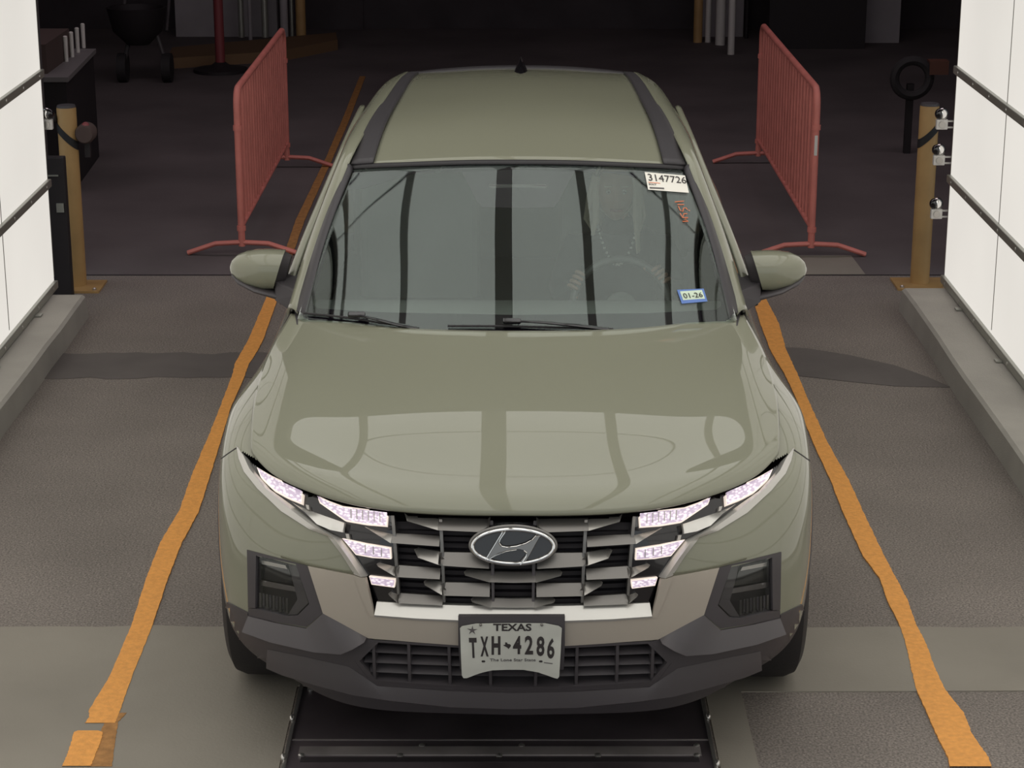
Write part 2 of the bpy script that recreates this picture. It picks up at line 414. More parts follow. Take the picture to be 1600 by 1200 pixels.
# ------------------------------------------------------------------ body outlines (left half, photo pixels)
HOODEDGE = [(391, 716), (410, 730), (440, 748), (470, 763), (500, 776), (530, 785), (565, 792), (600, 797), (650, 801), (700, 803.5), (750, 805), (800, 806)]
CH_OUT = [(370, 698), (374, 718), (382, 738), (403, 764), (440, 799), (484, 827), (513, 838), (535, 867), (554, 897)]
CH_IN = [(373, 700), (387, 714), (397, 734), (419, 761), (451, 786), (502, 825), (529, 841), (551, 871), (572, 902)]
GRILLE = [(375, 700), (391, 716)] + HOODEDGE[1:] + [(800, 950), (587, 944), (572, 902), (551, 871), (529, 841), (502, 825), (451, 786), (410, 750), (388, 722)]
POCKET = [(387, 859), (482, 884), (505.6, 957), (480, 979), (430, 971), (389, 961)]
LOWG = [(556, 1032), (587, 1000), (715, 1008), (800, 1010), (800, 1077), (690, 1073), (583, 1066)]
BUMPTOP = [(300, 905), (352, 938), (389, 957)]

# ------------------------------------------------------------------ body shell with its openings
def rm(i):
    f = FS[i]; c = VS[list(f)].mean(axis=0)
    L = (-abs(c[0]), c[1], c[2])
    if c[1] < .8:
        x, y = topx(L)
        if inpoly(x, y, [(p[0], p[1]) for p in GRILLE2]) or inpoly(x, y, POCK2) or inpoly(x, y, LOWG2): return True
    for wy in (.915, 3.92):
        if (c[1] - wy) ** 2 + (c[2] - .375) ** 2 < .42 ** 2: return True
        if abs(c[1] - wy) < .42 and c[2] < .375: return True
    return False
def shrink(poly, s):
    cx = sum(p[0] for p in poly) / len(poly); cy = sum(p[1] for p in poly) / len(poly)
    return [(cx + (p[0] - cx) * s if p[0] < 799 else 803, cy + (p[1] - cy) * s) for p in poly]
GRILLE2 = [(378, 704), (391, 712), (410, 724), (440, 740), (470, 755), (500, 767), (530, 776), (565, 783), (600, 788), (650, 793), (700, 795), (804, 797), (804, 966), (700, 964), (640, 960), (583, 955), (566, 902), (545, 871), (522, 843), (495, 828), (446, 790), (405, 752), (384, 722)]
POCK2 = shrink(POCKET, .92); LOWG2 = shrink(LOWG, .97)
keep = [f for i, f in enumerate(FS) if not rm(i)]
me = bpy.data.meshes.new('body_shell'); bm = bmesh.new(); vv = [bm.verts.new(v) for v in VS]
for f in keep: bm.faces.new([vv[i] for i in f])
bmesh.ops.remove_doubles(bm, verts=bm.verts, dist=.0002)
bmesh.ops.delete(bm, geom=[v for v in bm.verts if not v.link_faces], context='VERTS')
bmesh.ops.recalc_face_normals(bm, faces=bm.faces)
bmesh.ops.recalc_face_normals(bm, faces=bm.faces)
zb = cast(352, 940)[0]; zb = zb.z if zb else .4
for f in bm.faces:
    c = f.calc_center_median()
    arch = min(math.hypot(c.y - wy, c.z - .375) for wy in (.915, 3.92)) < .475
    if c.z < .30 or (arch and abs(c.x) > .6 and c.z < .87) or (c.y < .75 and c.z < zb - .005 + max(0, .93 - abs(c.x)) * -.3): f.material_index = 1
bm.to_mesh(me); bm.free(); me.shade_smooth(); me.materials.append(PAINT); me.materials.append(PLAST)
body = bpy.data.objects.new('body_shell', me); COL.objects.link(body); body.parent = car

# hood
def hoodpt(u, v):
    pass
hf = [(0, .062, .862), (.25, .074, .8625), (.45, .122, .868), (.63, .24, .878), (.735, .36, .888), (.80, .48, .905)]
hc = [(0, 1.13, 1.108), (.20, 1.14, 1.107), (.38, 1.18, 1.103), (.55, 1.255, 1.100), (.69, 1.35, 1.094), (.785, 1.44, 1.081)]
edge = [(.80, .48, .905), (.806, .50, .913), (.818, .58, .932), (.834, .80, .970), (.836, 1.05, 1.000), (.82, 1.24, 1.035), (.785, 1.44, 1.081)]
vfr = [0, .02, .10, .32, .56, .80, 1.0]
H = []
for c in range(6):
    a, b = np.array(hf[c]), np.array(hc[c]); colp = []
    for r, v in enumerate(vfr):
        if c == 5: p = np.array(edge[r])
        else:
            p = a + (b - a) * v
            wgt = 1 - (c / 5) ** 2 * .35
            p[2] += {0: 0, 1: .015, 2: .030, 3: .039, 4: .0375, 5: .019, 6: 0}[r] * wgt
            p[1] += {0: 0, 1: -.004, 2: 0}.get(r, 0)
            wx = np.array([0, 0, 0, .004, .012, 0])[c]; p[0] += wx * math.sin(math.pi * v) * 3
            if c == 4 and 0 < r < 6: p[2] = max(p[2] - .004, 0)
        colp.append(p)
    H.append(colp)
Vh, Fh = halfgrid(np.array(H), 121, 70, flip=True)
hood = mk('hood', Vh, Fh, PAINT, car, smooth=True, solid=.010)
HOODB = BVHTree.FromPolygons([Vector(v) for v in Vh], Fh)
# dark gap lines
def gapline(pts3, name='panel_gap', r=.0022, par=None):
    for s in (-1, 1):
        MB().tube([(p[0] * s, p[1], p[2]) for p in pts3], r, 6).build(name, VOID, par or car)
E7 = NET[5:11, 7]; gl = nspline(chord(E7[:, None]), E7, np.linspace(0, 1, 40))
gapline([tuple(p + np.array([.001, 0, .0012])) for p in gl], r=.0042)

# ------------------------------------------------------------------ front end overlays
# grille cavity backing and fine slats
overlay('grille_backing', GRILLE2, VOID, car, off=-.050, back=.01, step=9, sides='C')
def yline(x, base, k=0): return base
for r in range(11):
    yb = 826 + r * 11.2
    strip('grille_slat', [[(618, yb - 3), (680, yb), (740, yb + 1.5), (800, yb + 2)], [(618, yb), (680, yb + 3), (740, yb + 4.5), (800, yb + 5)]], [-.046, -.040], GLOSSB, car, back=.004, nv=1, sides='C')
# corner backing near the lamps
overlay('lamp_housing', [(376, 703), (391, 716), (440, 749), (500, 777), (565, 793), (612, 799), (622, 942), (588, 942), (572, 902), (551, 871), (529, 841), (502, 825), (451, 786), (412, 752), (388, 722)], GLOSSB, car, off=-.022, back=.006, step=6)
# vertical posts of the grille
for (x0, y0, x1, y1) in ((609, 803, 619, 938), (685, 809, 691, 944), (765, 811, 768, 944)):
    strip('grille_post', [[(x0, y0), ((x0 + x1) / 2, (y0 + y1) / 2), (x1, y1)], [(x0 + 5, y0), ((x0 + x1) / 2 + 5, (y0 + y1) / 2), (x1 + 4, y1)]], [-.016, -.016], SILV2 if x0 < 700 else PLAST2, car, back=.018, nv=1)
def tilt(poly, ot, ob):
    ys = [p[1] for p in poly]; a, b = min(ys), max(ys)
    return lambda x, y: ot + (ob - ot) * (y - a) / (b - a)
def fin(poly, m, ot=-.024, ob=-.002, nm='grille_fin', sides='LR', st=4):
    # slope follows the local top and bottom edges of the fin
    ys = sorted(poly, key=lambda p: p[0])
    cxs = [p[0] for p in poly]
    def f(x, y):
        c = []
        for a, b in zip(poly, poly[1:] + poly[:1]):
            if (a[0] - x) * (b[0] - x) <= 0 and abs(a[0] - b[0]) > 1e-6: c.append(a[1] + (b[1] - a[1]) * (x - a[0]) / (b[0] - a[0]))
        if len(c) < 2: return ob
        t, bt = min(c), max(c)
        if bt - t < 1e-3: return ob
        return ot + (ob - ot) * min(1, max(0, (y - t) / (bt - t)))
    return overlay(nm, poly, m, car, off=f, back=.010, step=st, sides=sides)
# bars and their pointed ends; two silvers paint in how the facets catch light
bars = [[(684, 805), (766, 807), (763, 832), (684, 828.5)],
        [(610.5, 833), (686, 838), (686, 854), (610.5, 848.5)],
        [(688, 865), (764, 866.5), (764, 889), (688.6, 884)],
        [(616, 886), (687, 891), (687, 905.5), (620, 902)],
        [(691, 913.5), (765, 915), (765, 933), (693, 931)],
        [(620, 930.5), (691, 935.5), (691, 946.5), (622.6, 943)]]
for b in bars: fin(b, SILV2)
fin([(766, 896), (800, 897), (800, 911), (766, 910)], SILV2, sides='C')
fin([(768, 938.5), (800, 939.5), (800, 950), (768, 949.5)], SILV2, sides='C')
points = [[(631, 798.5), (684, 804), (684, 828.5), (636, 814)], [(570, 823), (610.5, 832), (610.5, 848.5)],
          [(647, 858.5), (688, 865), (688.6, 883.5), (653, 871)], [(588.5, 881), (616, 886), (620, 902), (591, 885)],
          [(725, 894), (766, 896), (766, 910), (727, 899)], [(662, 909), (691, 913.5), (693, 931), (664, 914)],
          [(607, 927.5), (620, 930.5), (622.6, 943), (609, 931)], [(736, 937), (768, 938.5), (768, 949.5), (738, 941)]]
for p in points: fin(p, SILV, ot=-.028, ob=.002, nm='grille_fin_tip', st=3)
# wing shaped fin beside the outer lamp
fin([(456.5, 785), (484, 796.6), (512, 807), (538, 816.4), (536, 832), (516, 828), (495, 819), (477, 801)], BRIGHT, ot=-.018, ob=.0, nm='lamp_wing_fin')
strip('lamp_divider', [[(474, 786), (476, 793)], [(479, 787), (480, 795)]], [-.012, -.012], SILV, car, back=.01, nv=1)
strip('lamp_divider', [[(537, 834), (539, 842)], [(542, 834), (544, 843)]], [-.012, -.012], SILV, car, back=.01, nv=1)
# slender upper chrome sweep and the lower bright bar
CH_MID = [((a[0] + b[0]) / 2, (a[1] + b[1]) / 2) for a, b in zip(CH_OUT, CH_IN)]
CHQ = [(a[0] * .35 + b[0] * .65, a[1] * .35 + b[1] * .65) for a, b in zip(CH_OUT, CH_IN)]
strip('chrome_sweep', [CH_IN, CHQ, CH_OUT], [-.012, .010, .004], BRIGHT, car, back=.02)
strip('chrome_bar', [[(586.5, 943), (650, 946.5), (720, 949), (800, 950)], [(586.5, 959), (650, 964), (720, 967), (800, 968)], [(586, 962), (650, 967.5), (720, 970.5), (800, 971.5)]], [-.016, .012, .009], BRIGHT, car, back=.02, sides='C')
# daytime lamps
def lampmat():
    m = bpy.data.materials.new('lit_led'); m.use_nodes = True; nt = m.node_tree; b = nt.nodes['Principled BSDF']
    b.inputs['Base Color'].default_value = (.5, .45, .5, 1); b.inputs['Roughness'].default_value = .15
    tc = nt.nodes.new('ShaderNodeTexCoord'); v = nt.nodes.new('ShaderNodeTexVoronoi'); v.inputs['Scale'].default_value = 120
    mp = nt.nodes.new('ShaderNodeMapping'); mp.inputs['Scale'].default_value = (.7, .3, 1.6)
    nt.links.new(tc.outputs['Object'], mp.inputs[0]); nt.links.new(mp.outputs[0], v.inputs['Vector'])
    r = nt.nodes.new('ShaderNodeValToRGB'); e = r.color_ramp.elements
    e[0].position = .12; e[0].color = (1, .90, .92, 1); e[1].position = .62; e[1].color = (.30, .22, .32, 1)
    nt.links.new(v.outputs['Distance'], r.inputs[0]); nt.links.new(r.outputs[0], b.inputs['Emission Color']); b.inputs['Emission Strength'].default_value = .95
    return m
LED = lampmat(); LEDB = mat('lit_led_rim', (.6, .55, .5), .2, emis=(1, .84, .72), es=.62)
LAMPS = [[(399, 726), (423, 740), (447, 752), (470.5, 763.6), (468.6, 785.6), (445, 775), (425, 763), (405, 742)],
         [(492, 771.7), (512, 781), (533.5, 789), (605, 798), (603, 822), (570, 819), (537, 813), (497, 784.5)],
         [(532, 841), (570, 850), (609, 857), (610, 875), (580, 873), (554, 868)],
         [(575, 902), (617, 906.6), (615, 920), (579, 915)]]
for L in LAMPS:
    overlay('running_lamp_rim', L, LEDB, car, off=-.010, back=.012, step=5)
    cx = sum(p[0] for p in L) / len(L); cy = sum(p[1] for p in L) / len(L)
    sc = []
    n = len(L)
    for i in range(n):          # inset
        a, b, c = np.array(L[i - 1]), np.array(L[i]), np.array(L[(i + 1) % n])
        e1 = (b - a) / np.linalg.norm(b - a); e2 = (c - b) / np.linalg.norm(c - b)
        nn = np.array([-e1[1], e1[0]]) + np.array([-e2[1], e2[0]]); nn /= max(np.linalg.norm(nn), 1e-6)
        sc.append(tuple(b + nn * 2.2))
    overlay('running_lamp', sc, LED, car, off=-.0075, back=.006, step=4)
# crystal bars in the inner lamps
def lampseg(x0, x1, yt0, yt1, n, h):
    for i in range(1, n):
        x = x0 + (x1 - x0) * i / n; y = yt0 + (yt1 - yt0) * i / n
        strip('lamp_segment', [[(x, y), (x + .4, y + h)], [(x + 1.3, y), (x + 1.7, y + h)]], [-.006, -.006], SILV, car, back=.003, nv=1)
lampseg(537, 601, 793, 801, 7, 15); lampseg(556, 607, 849, 860, 4, 13)
# champagne skid plate
overlay('skid_plate', [(482.5, 884), (554, 898), (572, 903), (585, 960), (650, 964.5), (720, 968), (800, 969.5), (800, 1010), (715, 1007), (660, 1003), (576, 996), (506, 958)], SKID, car, off=.006, back=.016, step=8, sides='C')
overlay('skid_edge', [(554, 898), (572, 903), (580, 935), (586.5, 962), (579, 962), (567, 935)], SKID, car, off=.0085, back=.006, step=5)
# fender lip above it
strip('bumper_lower_lip', [[(440, 868), (482, 880), (520, 888), (554, 893)], [(440, 873), (482, 886), (520, 894), (553, 899)]], [.006, -.002], PAINT, car, back=.006, nv=2)
# bumper to fender seam
strip('panel_gap', [[(371, 698), (356, 708), (345, 716)], [(371, 700), (356, 710), (345, 718)]], [.0006, .0006], VOID, car, back=.001, nv=1)
# dark cladding, built of facets
B_L = [(352, 938), (352, 975), (357, 1000), (366, 1012), (385, 1030), (400, 1043), (420, 1053)]
CLAD = [(330, 925), (350, 937), (389, 957), (389, 961), (430, 972), (480, 981), (506, 958), (574, 996), (587, 999), (715, 1007), (800, 1009), (800, 1109), (700, 1107), (590, 1094), (513, 1078), (440, 1058), (407, 1044), (380, 1024), (355, 1000), (330, 985)]
overlay('bumper_cladding', [(330, 925), (350, 937), (389, 957), (389, 961), (430, 972), (480, 981), (506, 958), (574, 996), (588, 1000), (555, 1032), (583, 1068), (690, 1074), (800, 1078), (800, 1112), (700, 1110), (590, 1096), (513, 1080), (440, 1060), (407, 1046), (380, 1026), (355, 1000), (330, 985)], PLAST, car, off=.005, back=.012, step=7, sides='C')
strip('cladding_shoulder', [[(390, 962), (434, 973), (480, 981), (506, 957.5), (540, 976), (573.5, 994.5)],
                            [(392, 981), (434, 996), (498, 1010.5), (538.7, 1014), (556, 1007), (574, 996.5)],
                            [(392, 986), (434, 1001), (498, 1016), (538.7, 1019), (556, 1010), (574, 997.5)]], [.006, .034, .005], PLAST2, car, back=.002)
strip('lower_bumper_lip', [[(420, 1013), (440, 1017), (480, 1025), (546, 1040), (590, 1070), (700, 1078), (800, 1081)],
                           [(423, 1036), (448, 1047), (500, 1063), (556, 1078), (610, 1086), (705, 1096), (800, 1099)],
                           [(428, 1042), (458, 1053), (513, 1070), (565, 1085), (620, 1094), (705, 1102), (800, 1105)]], [.006, .022, .008], PLAST2, car, back=.004, sides='C')
# lower grille
overlay('lower_grille_backing', LOWG, VOID, car, off=-.045, back=.01, step=8, sides='C')
overlay('lower_grille_frame', [(554, 1032), (587, 999), (715, 1006.5), (800, 1008.5), (800, 1012), (715, 1011), (592, 1003), (562, 1032), (588, 1062), (690, 1069), (800, 1073), (800, 1078), (690, 1074), (582, 1068)], PLAST, car, off=.004, back=.05, step=6, sides='C')
for r, yb in enumerate((1020, 1036, 1051)):
    strip('lower_grille_bar', [[(568 + abs(1 - r) * 8, yb - 5), (640, yb - 2), (720, yb + 1), (800, yb + 2)], [(568 + abs(1 - r) * 8, yb), (640, yb + 3), (720, yb + 6), (800, yb + 7)]], [-.022, -.004], PLAST, car, back=.012, nv=1, sides='C')
for x in (583, 638, 701, 764.5):
    yt = 1001 + (x - 583) * .045; yb = 1064 + (x - 583) * .05
    strip('lower_grille_rib', [[(x - 2, yt), (x - 1, (yt + yb) / 2), (x, yb)], [(x + 2.5, yt), (x + 3.5, (yt + yb) / 2), (x + 4.5, yb)]], [.0, .0], PLAST, car, back=.03, nv=1)
# headlamp pocket
overlay('headlamp_well', shrink(POCKET, 1.0), VOID, car, off=-.055, back=.01, step=8, deep=True)
overlay('headlamp_surround', [(387, 859), (482, 884), (505.6, 957), (480, 979), (430, 971), (389, 961), (388.8, 950), (401, 951), (449, 963), (465, 962), (484, 943), (463, 881), (401, 868), (400, 950), (388.7, 949)], PLAST, car, off=.003, back=.03, step=5)
overlay('headlamp_bezel', [(450, 877), (462, 880), (482, 942), (464, 960), (450, 961), (465, 936)], PLAST2, car, off=-.012, back=.012, step=5, label='grey inner bezel of the headlamp', deep=True)
overlay('headlamp_reflector', [(405, 872), (448, 881), (460, 912), (404, 905)], GLOSSB, car, off=-.030, back=.01, step=6, deep=True)
overlay('headlamp_projector', [(408, 875), (446, 883), (449, 889), (409, 881)], SILV, car, off=-.024, back=.004, step=4, deep=True)
overlay('headlamp_projector', [(402, 905), (463, 917), (464, 925), (403, 914)], REFL, car, off=-.020, back=.008, step=5, deep=True)
for i in range(9):
    x = 405 + i * 5.2; yt = 926 + i * 1.0
    strip('headlamp_flute', [[(x, yt), (x + .3, yt + 26 - abs(i - 4) * .5)], [(x + 3.4, yt + .6), (x + 3.7, yt + 26.5 - abs(i - 4) * .5)]], [-.018, -.026], REFL if i % 2 else SILV2, car, back=.004, nv=1, deep=True)
overlay('headlamp_lens', [(401, 868), (463, 881), (484, 943), (465, 962), (449, 963), (400, 950)], LENS, car, off=-.004, back=.003, step=8)

# ------------------------------------------------------------------ emblem
def castp(x, y, off, bvh=None):
    p, n = cast(x, y, bvh); return p + n * off
EMC = castp(800.5, 850, .0); EMC.x = 0
emb_off = .020
def epx(u, v):           # ellipse coordinates (metres) on a tilted plane in front of the grille
    t = math.radians(12)
    return Vector((u, EMC.y - emb_off + math.sin(t) * v, EMC.z + math.cos(t) * v))
sx = FPX / 6.13
RX, RY = 66.5 / sx, 29.5 / sx
emblem = MB().add([epx(RX * .97 * math.cos(a) , RY * .97 * math.sin(a)) + Vector((0, .006, 0)) for a in np.linspace(0, 2 * math.pi, 64, endpoint=False)] +
                  [epx(RX * .97 * math.cos(a), RY * .97 * math.sin(a)) + Vector((0, .05, 0)) for a in np.linspace(0, 2 * math.pi, 64, endpoint=False)],
                  [tuple(range(64))] + [(i, i + 64, (i + 1) % 64 + 64, (i + 1) % 64) for i in range(64)]).build('emblem', GLOSSB, car)
ringp = [epx(RX * .945 * math.cos(a), RY * .90 * math.sin(a)) for a in np.linspace(0, 2 * math.pi, 97)]
MB().tube(ringp, .0058, 10, caps=False).build('emblem_ring', CHROME, emblem, smooth=True)
MB().tube([epx(RX * 1.0 * math.cos(a), RY * 1.02 * math.sin(a)) + Vector((0, .010, 0)) for a in np.linspace(0, 2 * math.pi, 97)], .005, 10, caps=False).build('emblem_rim', SILV2, emblem, smooth=True)
def ez(x, y):            # coordinates read off the emblem (zoom 8.889x)
    return ((x / 8.889 + 710 - 800.3) / sx, -((y / 8.889 + 805) - 850.5) / sx / .985)
Hpoly = [(425, 578), (655, 200), (695, 198), (660, 255), (625, 300), (610, 350), (640, 392), (700, 405), (800, 402), (900, 380), (1000, 345), (1085, 290), (1115, 245), (1185, 250), (1120, 360), (1060, 470), (985, 600), (905, 645), (880, 625), (950, 545), (985, 500), (965, 460), (900, 440), (800, 440), (700, 460), (600, 495), (520, 540), (455, 585)]
hp = [ez(*p) for p in Hpoly]; r = delaunay_2d_cdt([Vector(p) for p in hp], [], [list(range(len(hp)))], 1, 1e-7)
hv = [epx(p[0], p[1]) + Vector((0, -.0045, 0)) for p in r[0]]; hb = [v + Vector((0, .012, 0)) for v in hv]
n = len(hv); hfF = [tuple(f) for f in r[2]] + [tuple(i + n for i in f[::-1]) for f in r[2]]
es = {(f[i], f[(i + 1) % 3]) for f in r[2] for i in range(3)}
hfF += [(b, a, a + n, b + n) for (a, b) in es if (b, a) not in es]
mk('emblem_letter', hv + hb, hfF, mat('smoked_chrome', (.22, .21, .20), .16, 1.0), emblem, bevel=.0018)
for pl in ([(425, 578), (655, 200)], [(695, 198), (625, 300), (612, 350), (650, 395), (720, 408), (850, 392), (980, 352), (1070, 300), (1120, 245)], [(455, 585), (560, 515), (700, 458), (850, 432)], [(905, 645), (985, 520), (990, 480), (950, 450)]):
    MB().tube([epx(*ez(*p)) + Vector((0, -.0055, 0)) for p in pl], .0018, 6).build('emblem_edge', CHROME, emblem, smooth=True)

# ------------------------------------------------------------------ text mapping
def text_mesh(s, bold=0.0):
    cu = bpy.data.curves.new('t', 'FONT'); cu.body = s; cu.size = 1; cu.offset = bold; cu.resolution_u = 3
    o = bpy.data.objects.new('t', cu); COL.objects.link(o)
    dg = bpy.context.evaluated_depsgraph_get(); dg.update()
    m = bpy.data.meshes.new_from_object(o.evaluated_get(dg)); V = np.array([v.co[:2] for v in m.vertices]); F = [tuple(p.vertices) for p in m.polygons]
    bpy.data.objects.remove(o); bpy.data.meshes.remove(m); bpy.data.curves.remove(cu)
    a, b = V.min(0), V.max(0); return (V - a) / (b - a), F
def map_quad(name, V, F, q, bvh, off, m, parent, **k):
    """q = pixel corners TL, TR, BR, BL"""
    q = [np.array(p, float) for p in q]; out = []
    for u, v in V:
        p = (q[3] * (1 - u) + q[2] * u) * (1 - v) + (q[0] * (1 - u) + q[1] * u) * v
        out.append(castp(p[0], p[1], off, bvh))
    n = len(out); back = []
    for u, v in V:
        p = (q[3] * (1 - u) + q[2] * u) * (1 - v) + (q[0] * (1 - u) + q[1] * u) * v
        back.append(castp(p[0], p[1], off - .0009, bvh))
    E = {(f[i], f[(i + 1) % len(f)]) for f in F for i in range(len(f))}
    FF = [tuple(f) for f in F] + [tuple(i + n for i in f[::-1]) for f in F] + [(b, a, a + n, b + n) for a, b in E if (b, a) not in E]
    return mk(name, out + back, FF, m, parent, **k)
def label_text(s, box, bvh, off, m, parent, bold=0.0, sh=0, rise=0, nm='lettering'):
    V, F = text_mesh(s, bold); x0, y0, x1, y1 = box
    return map_quad(nm, V, F, [(x0, y0), (x1, y0 + rise), (x1 + sh, y1 + rise), (x0 + sh, y1)], bvh, off, m, parent)
# ------------------------------------------------------------------ licence plate
HOLD = [(717, 959), (882, 959), (882, 1000), (880, 1040), (720, 1040), (717, 1000)]
def one(name, poly, m, parent, off, back, step, bvh=None, **k): return overlay(name, poly, m, parent, off=off, back=back, step=step, sides='L', bvh=bvh, **k)[0]
hold = one('plate_bracket', HOLD, PLAST, car, .022, .02, 6)
PL = [(720, 976), (723, 973), (745, 969), (800, 968.2), (851, 968.5), (872, 972.5), (877, 976), (875, 1010), (872.5, 1044), (870, 1047), (865, 1046.5), (840, 1040.5), (818, 1037.8), (770, 1038), (750, 1041.5), (731, 1046.5), (726, 1046), (723.5, 1042), (721.5, 1010)]
fpl = lambda x, y: .030 + .016 * ((x - 799) / 78) ** 2 * max(0, (y - 990) / 55)
plate = one('license_plate', PL, PLATEW, car, fpl, .003, 5)
pm = plate.data; PB = BVHTree.FromPolygons([v.co for v in pm.vertices], [tuple(p.vertices) for p in pm.polygons])
label_text('TEXAS', (770.5, 974.3, 830.5, 986), PB, .001, INK, plate, .03)
for ch, bx in (('T', (732.5, 996.5, 744.5, 1028)), ('X', (750.5, 994.5, 763, 1025.5)), ('H', (768, 994, 782, 1023)), ('4', (801.5, 993.5, 814.5, 1022)), ('2', (820, 993.3, 833, 1022.5)), ('8', (838.5, 994.3, 851, 1025)), ('6', (855.5, 997, 867, 1029))):
    label_text(ch, bx, PB, .001, INK, plate, {'T': .045, 'X': .04, 'H': .045}.get(ch, .028), sh={'T': 1.5, 'X': .5, '8': -.4, '6': -1}.get(ch, 0))
label_text('The Lone Star State', (765.5, 1028.8, 837, 1033.2), PB, .001, INKG, plate, .01)
def poly_on(name, pts, bvh, off, m, parent):
    rr = delaunay_2d_cdt([Vector(p) for p in pts], [], [list(range(len(pts)))], 1, 1e-6)
    a = [castp(p[0], p[1], off, bvh) for p in rr[0]]; b = [castp(p[0], p[1], off - .0009, bvh) for p in rr[0]]; n = len(a)
    F = [tuple(f) for f in rr[2]]; E = {(f[i], f[(i + 1) % 3]) for f in F for i in range(3)}
    return mk(name, a + b, F + [tuple(i + n for i in f[::-1]) for f in F] + [(y, x, x + n, y + n) for x, y in E if (y, x) not in E], m, parent)
TXS = [(789.5, 1003.5), (792.5, 1004), (793, 1006), (797, 1006.5), (798.5, 1008.5), (797.5, 1010.5), (794.5, 1013.8), (792.5, 1011.5), (790.5, 1010.5), (788.5, 1009.5), (786.3, 1008), (789.3, 1007.2)]
poly_on('state_mark', TXS, PB, .001, INK, plate)
poly_on('state_star', [(738 + (8.5 if i % 2 == 0 else 2.6) * math.sin(i * math.pi / 5 + .05) * 1.0, 984.8 - (7.5 if i % 2 == 0 else 2.3) * math.cos(i * math.pi / 5 + .05)) for i in range(10)], PB, .001, INKG, plate)
for (x, y) in ((755.3, 1033.3), (845, 1033.3)): poly_on('plate_slot', [(x - 3, y), (x - 2, y - 1.4), (x + 2, y - 1.4), (x + 3, y), (x + 2, y + 1.4), (x - 2, y + 1.4)], PB, .001, INK, plate)
for (x, y) in ((751, 976), (846.5, 976)): MB().ball(castp(x, y, .002, PB), .0042, 8).build('plate_screw', SILV2, plate, smooth=True)
poly_on('printed_rule', [(850, 1034.6), (863.5, 1036.2), (863.4, 1037.4), (850, 1035.8)], PB, .001, INKG, plate)

# ------------------------------------------------------------------ greenhouse
WB = [(0, 1.115, 1.052), (.20, 1.124, 1.054), (.38, 1.150, 1.060), (.54, 1.20, 1.071), (.66, 1.265, 1.085), (.755, 1.348, 1.097)]
WT = [(0, 1.73, 1.562), (.15, 1.737, 1.560), (.30, 1.757, 1.552), (.43, 1.787, 1.541), (.53, 1.820, 1.530), (.606, 1.852, 1.519)]
W = [[np.array(b), np.array(b) * .5 + np.array(t) * .5 + np.array([0, -.012, .016]), np.array(t)] for b, t in zip(WB, WT)]
Vw, Fw = halfgrid(np.array(W), 61, 30)
wind = mk('windshield', Vw, Fw, GLASS, car, smooth=True, solid=.005)
WINB = BVHTree.FromPolygons([Vector(v) for v in Vw], Fw)
# black border printed on the glass and the sensor patch behind the mirror
def wov(name, poly, m, off, back=.001, step=8, sides='LR', parent=None): return overlay(name, poly, m, parent or wind, off=off, back=back, step=step, sides=sides, bvh=WINB)
wov('glass_border', [(455, 500), (536, 262), (560, 257), (650, 255), (800, 254), (800, 262), (760, 264), (680, 266), (640, 270), (600, 282), (563, 293), (540, 294), (533, 300), (489, 462), (487, 474), (495, 480), (600, 486), (800, 490), (800, 530), (640, 528), (540, 520), (455, 512)], FRIT, -.008, step=7, sides='C')
wov('sensor_patch', [(720, 264), (745, 312), (752, 321), (800, 322), (800, 262)], SPATCH, -.009, step=8, sides='C')
MB().box((0.0, 1.66, 1.475), (.21, .03, .055), rx=-.25).build('rear_view_mirror', PLAST2, car, bevel=.01)
# trim between pillar and glass
def trimpatch(): 
    P = [[(.726, 1.345, 1.099), (.737, 1.360, 1.109), (.762, 1.405, 1.104)],
         [(.671, 1.598, 1.328), (.679, 1.610, 1.338), (.695, 1.645, 1.330)],
         [(.600, 1.847, 1.516), (.606, 1.849, 1.529), (.614, 1.859, 1.531)]]
    sidepatch('windshield_trim', P, 30, 8, RUBTRIM, car, flip=False, solid=.008)
trimpatch()
mk('windshield_trim', *halfgrid([[(x, y - .006, z), (x, y + .004, z + .010), (x, y + .022, z + .011)] for x, y, z in WT], 61, 5), TRIMD, car, smooth=True, solid=.006)
# pillar and roof side frame
ST = [[(.760, 1.395, 1.098), (.773, 1.41, 1.110), (.793, 1.46, 1.095), (.803, 1.52, 1.06)],
      [(.690, 1.66, 1.318), (.705, 1.672, 1.328), (.730, 1.71, 1.308), (.738, 1.75, 1.278)],
      [(.609, 1.86, 1.533), (.627, 1.885, 1.543), (.648, 1.94, 1.528), (.656, 1.98, 1.500)],
      [(.572, 2.12, 1.594), (.595, 2.15, 1.600), (.625, 2.18, 1.582), (.645, 2.22, 1.545)],
      [(.530, 2.65, 1.630), (.560, 2.66, 1.628), (.595, 2.70, 1.603), (.622, 2.75, 1.560)],
      [(.496, 3.15, 1.637), (.525, 3.18, 1.631), (.560, 3.2, 1.604), (.59, 3.22, 1.56)],
      [(.480, 3.36, 1.628), (.505, 3.38, 1.618), (.545, 3.42, 1.575), (.575, 3.44, 1.54)]]
sidepatch('roof_side_frame', ST, 90, 14, PAINT, car, flip=False, solid=.01)
RF = [[(0, 1.752, 1.574), (0, 2.1, 1.628), (0, 2.65, 1.664), (0, 3.2, 1.660), (0, 3.38, 1.648)],
      [(.2, 1.762, 1.569), (.19, 2.1, 1.626), (.18, 2.65, 1.661), (.17, 3.2, 1.657), (.17, 3.38, 1.645)],
      [(.4, 1.790, 1.555), (.38, 2.1, 1.613), (.35, 2.65, 1.650), (.33, 3.2, 1.649), (.32, 3.36, 1.638)],
      [(.522, 1.830, 1.541), (.505, 2.1, 1.602), (.475, 2.65, 1.640), (.448, 3.2, 1.642), (.44, 3.35, 1.632)]]
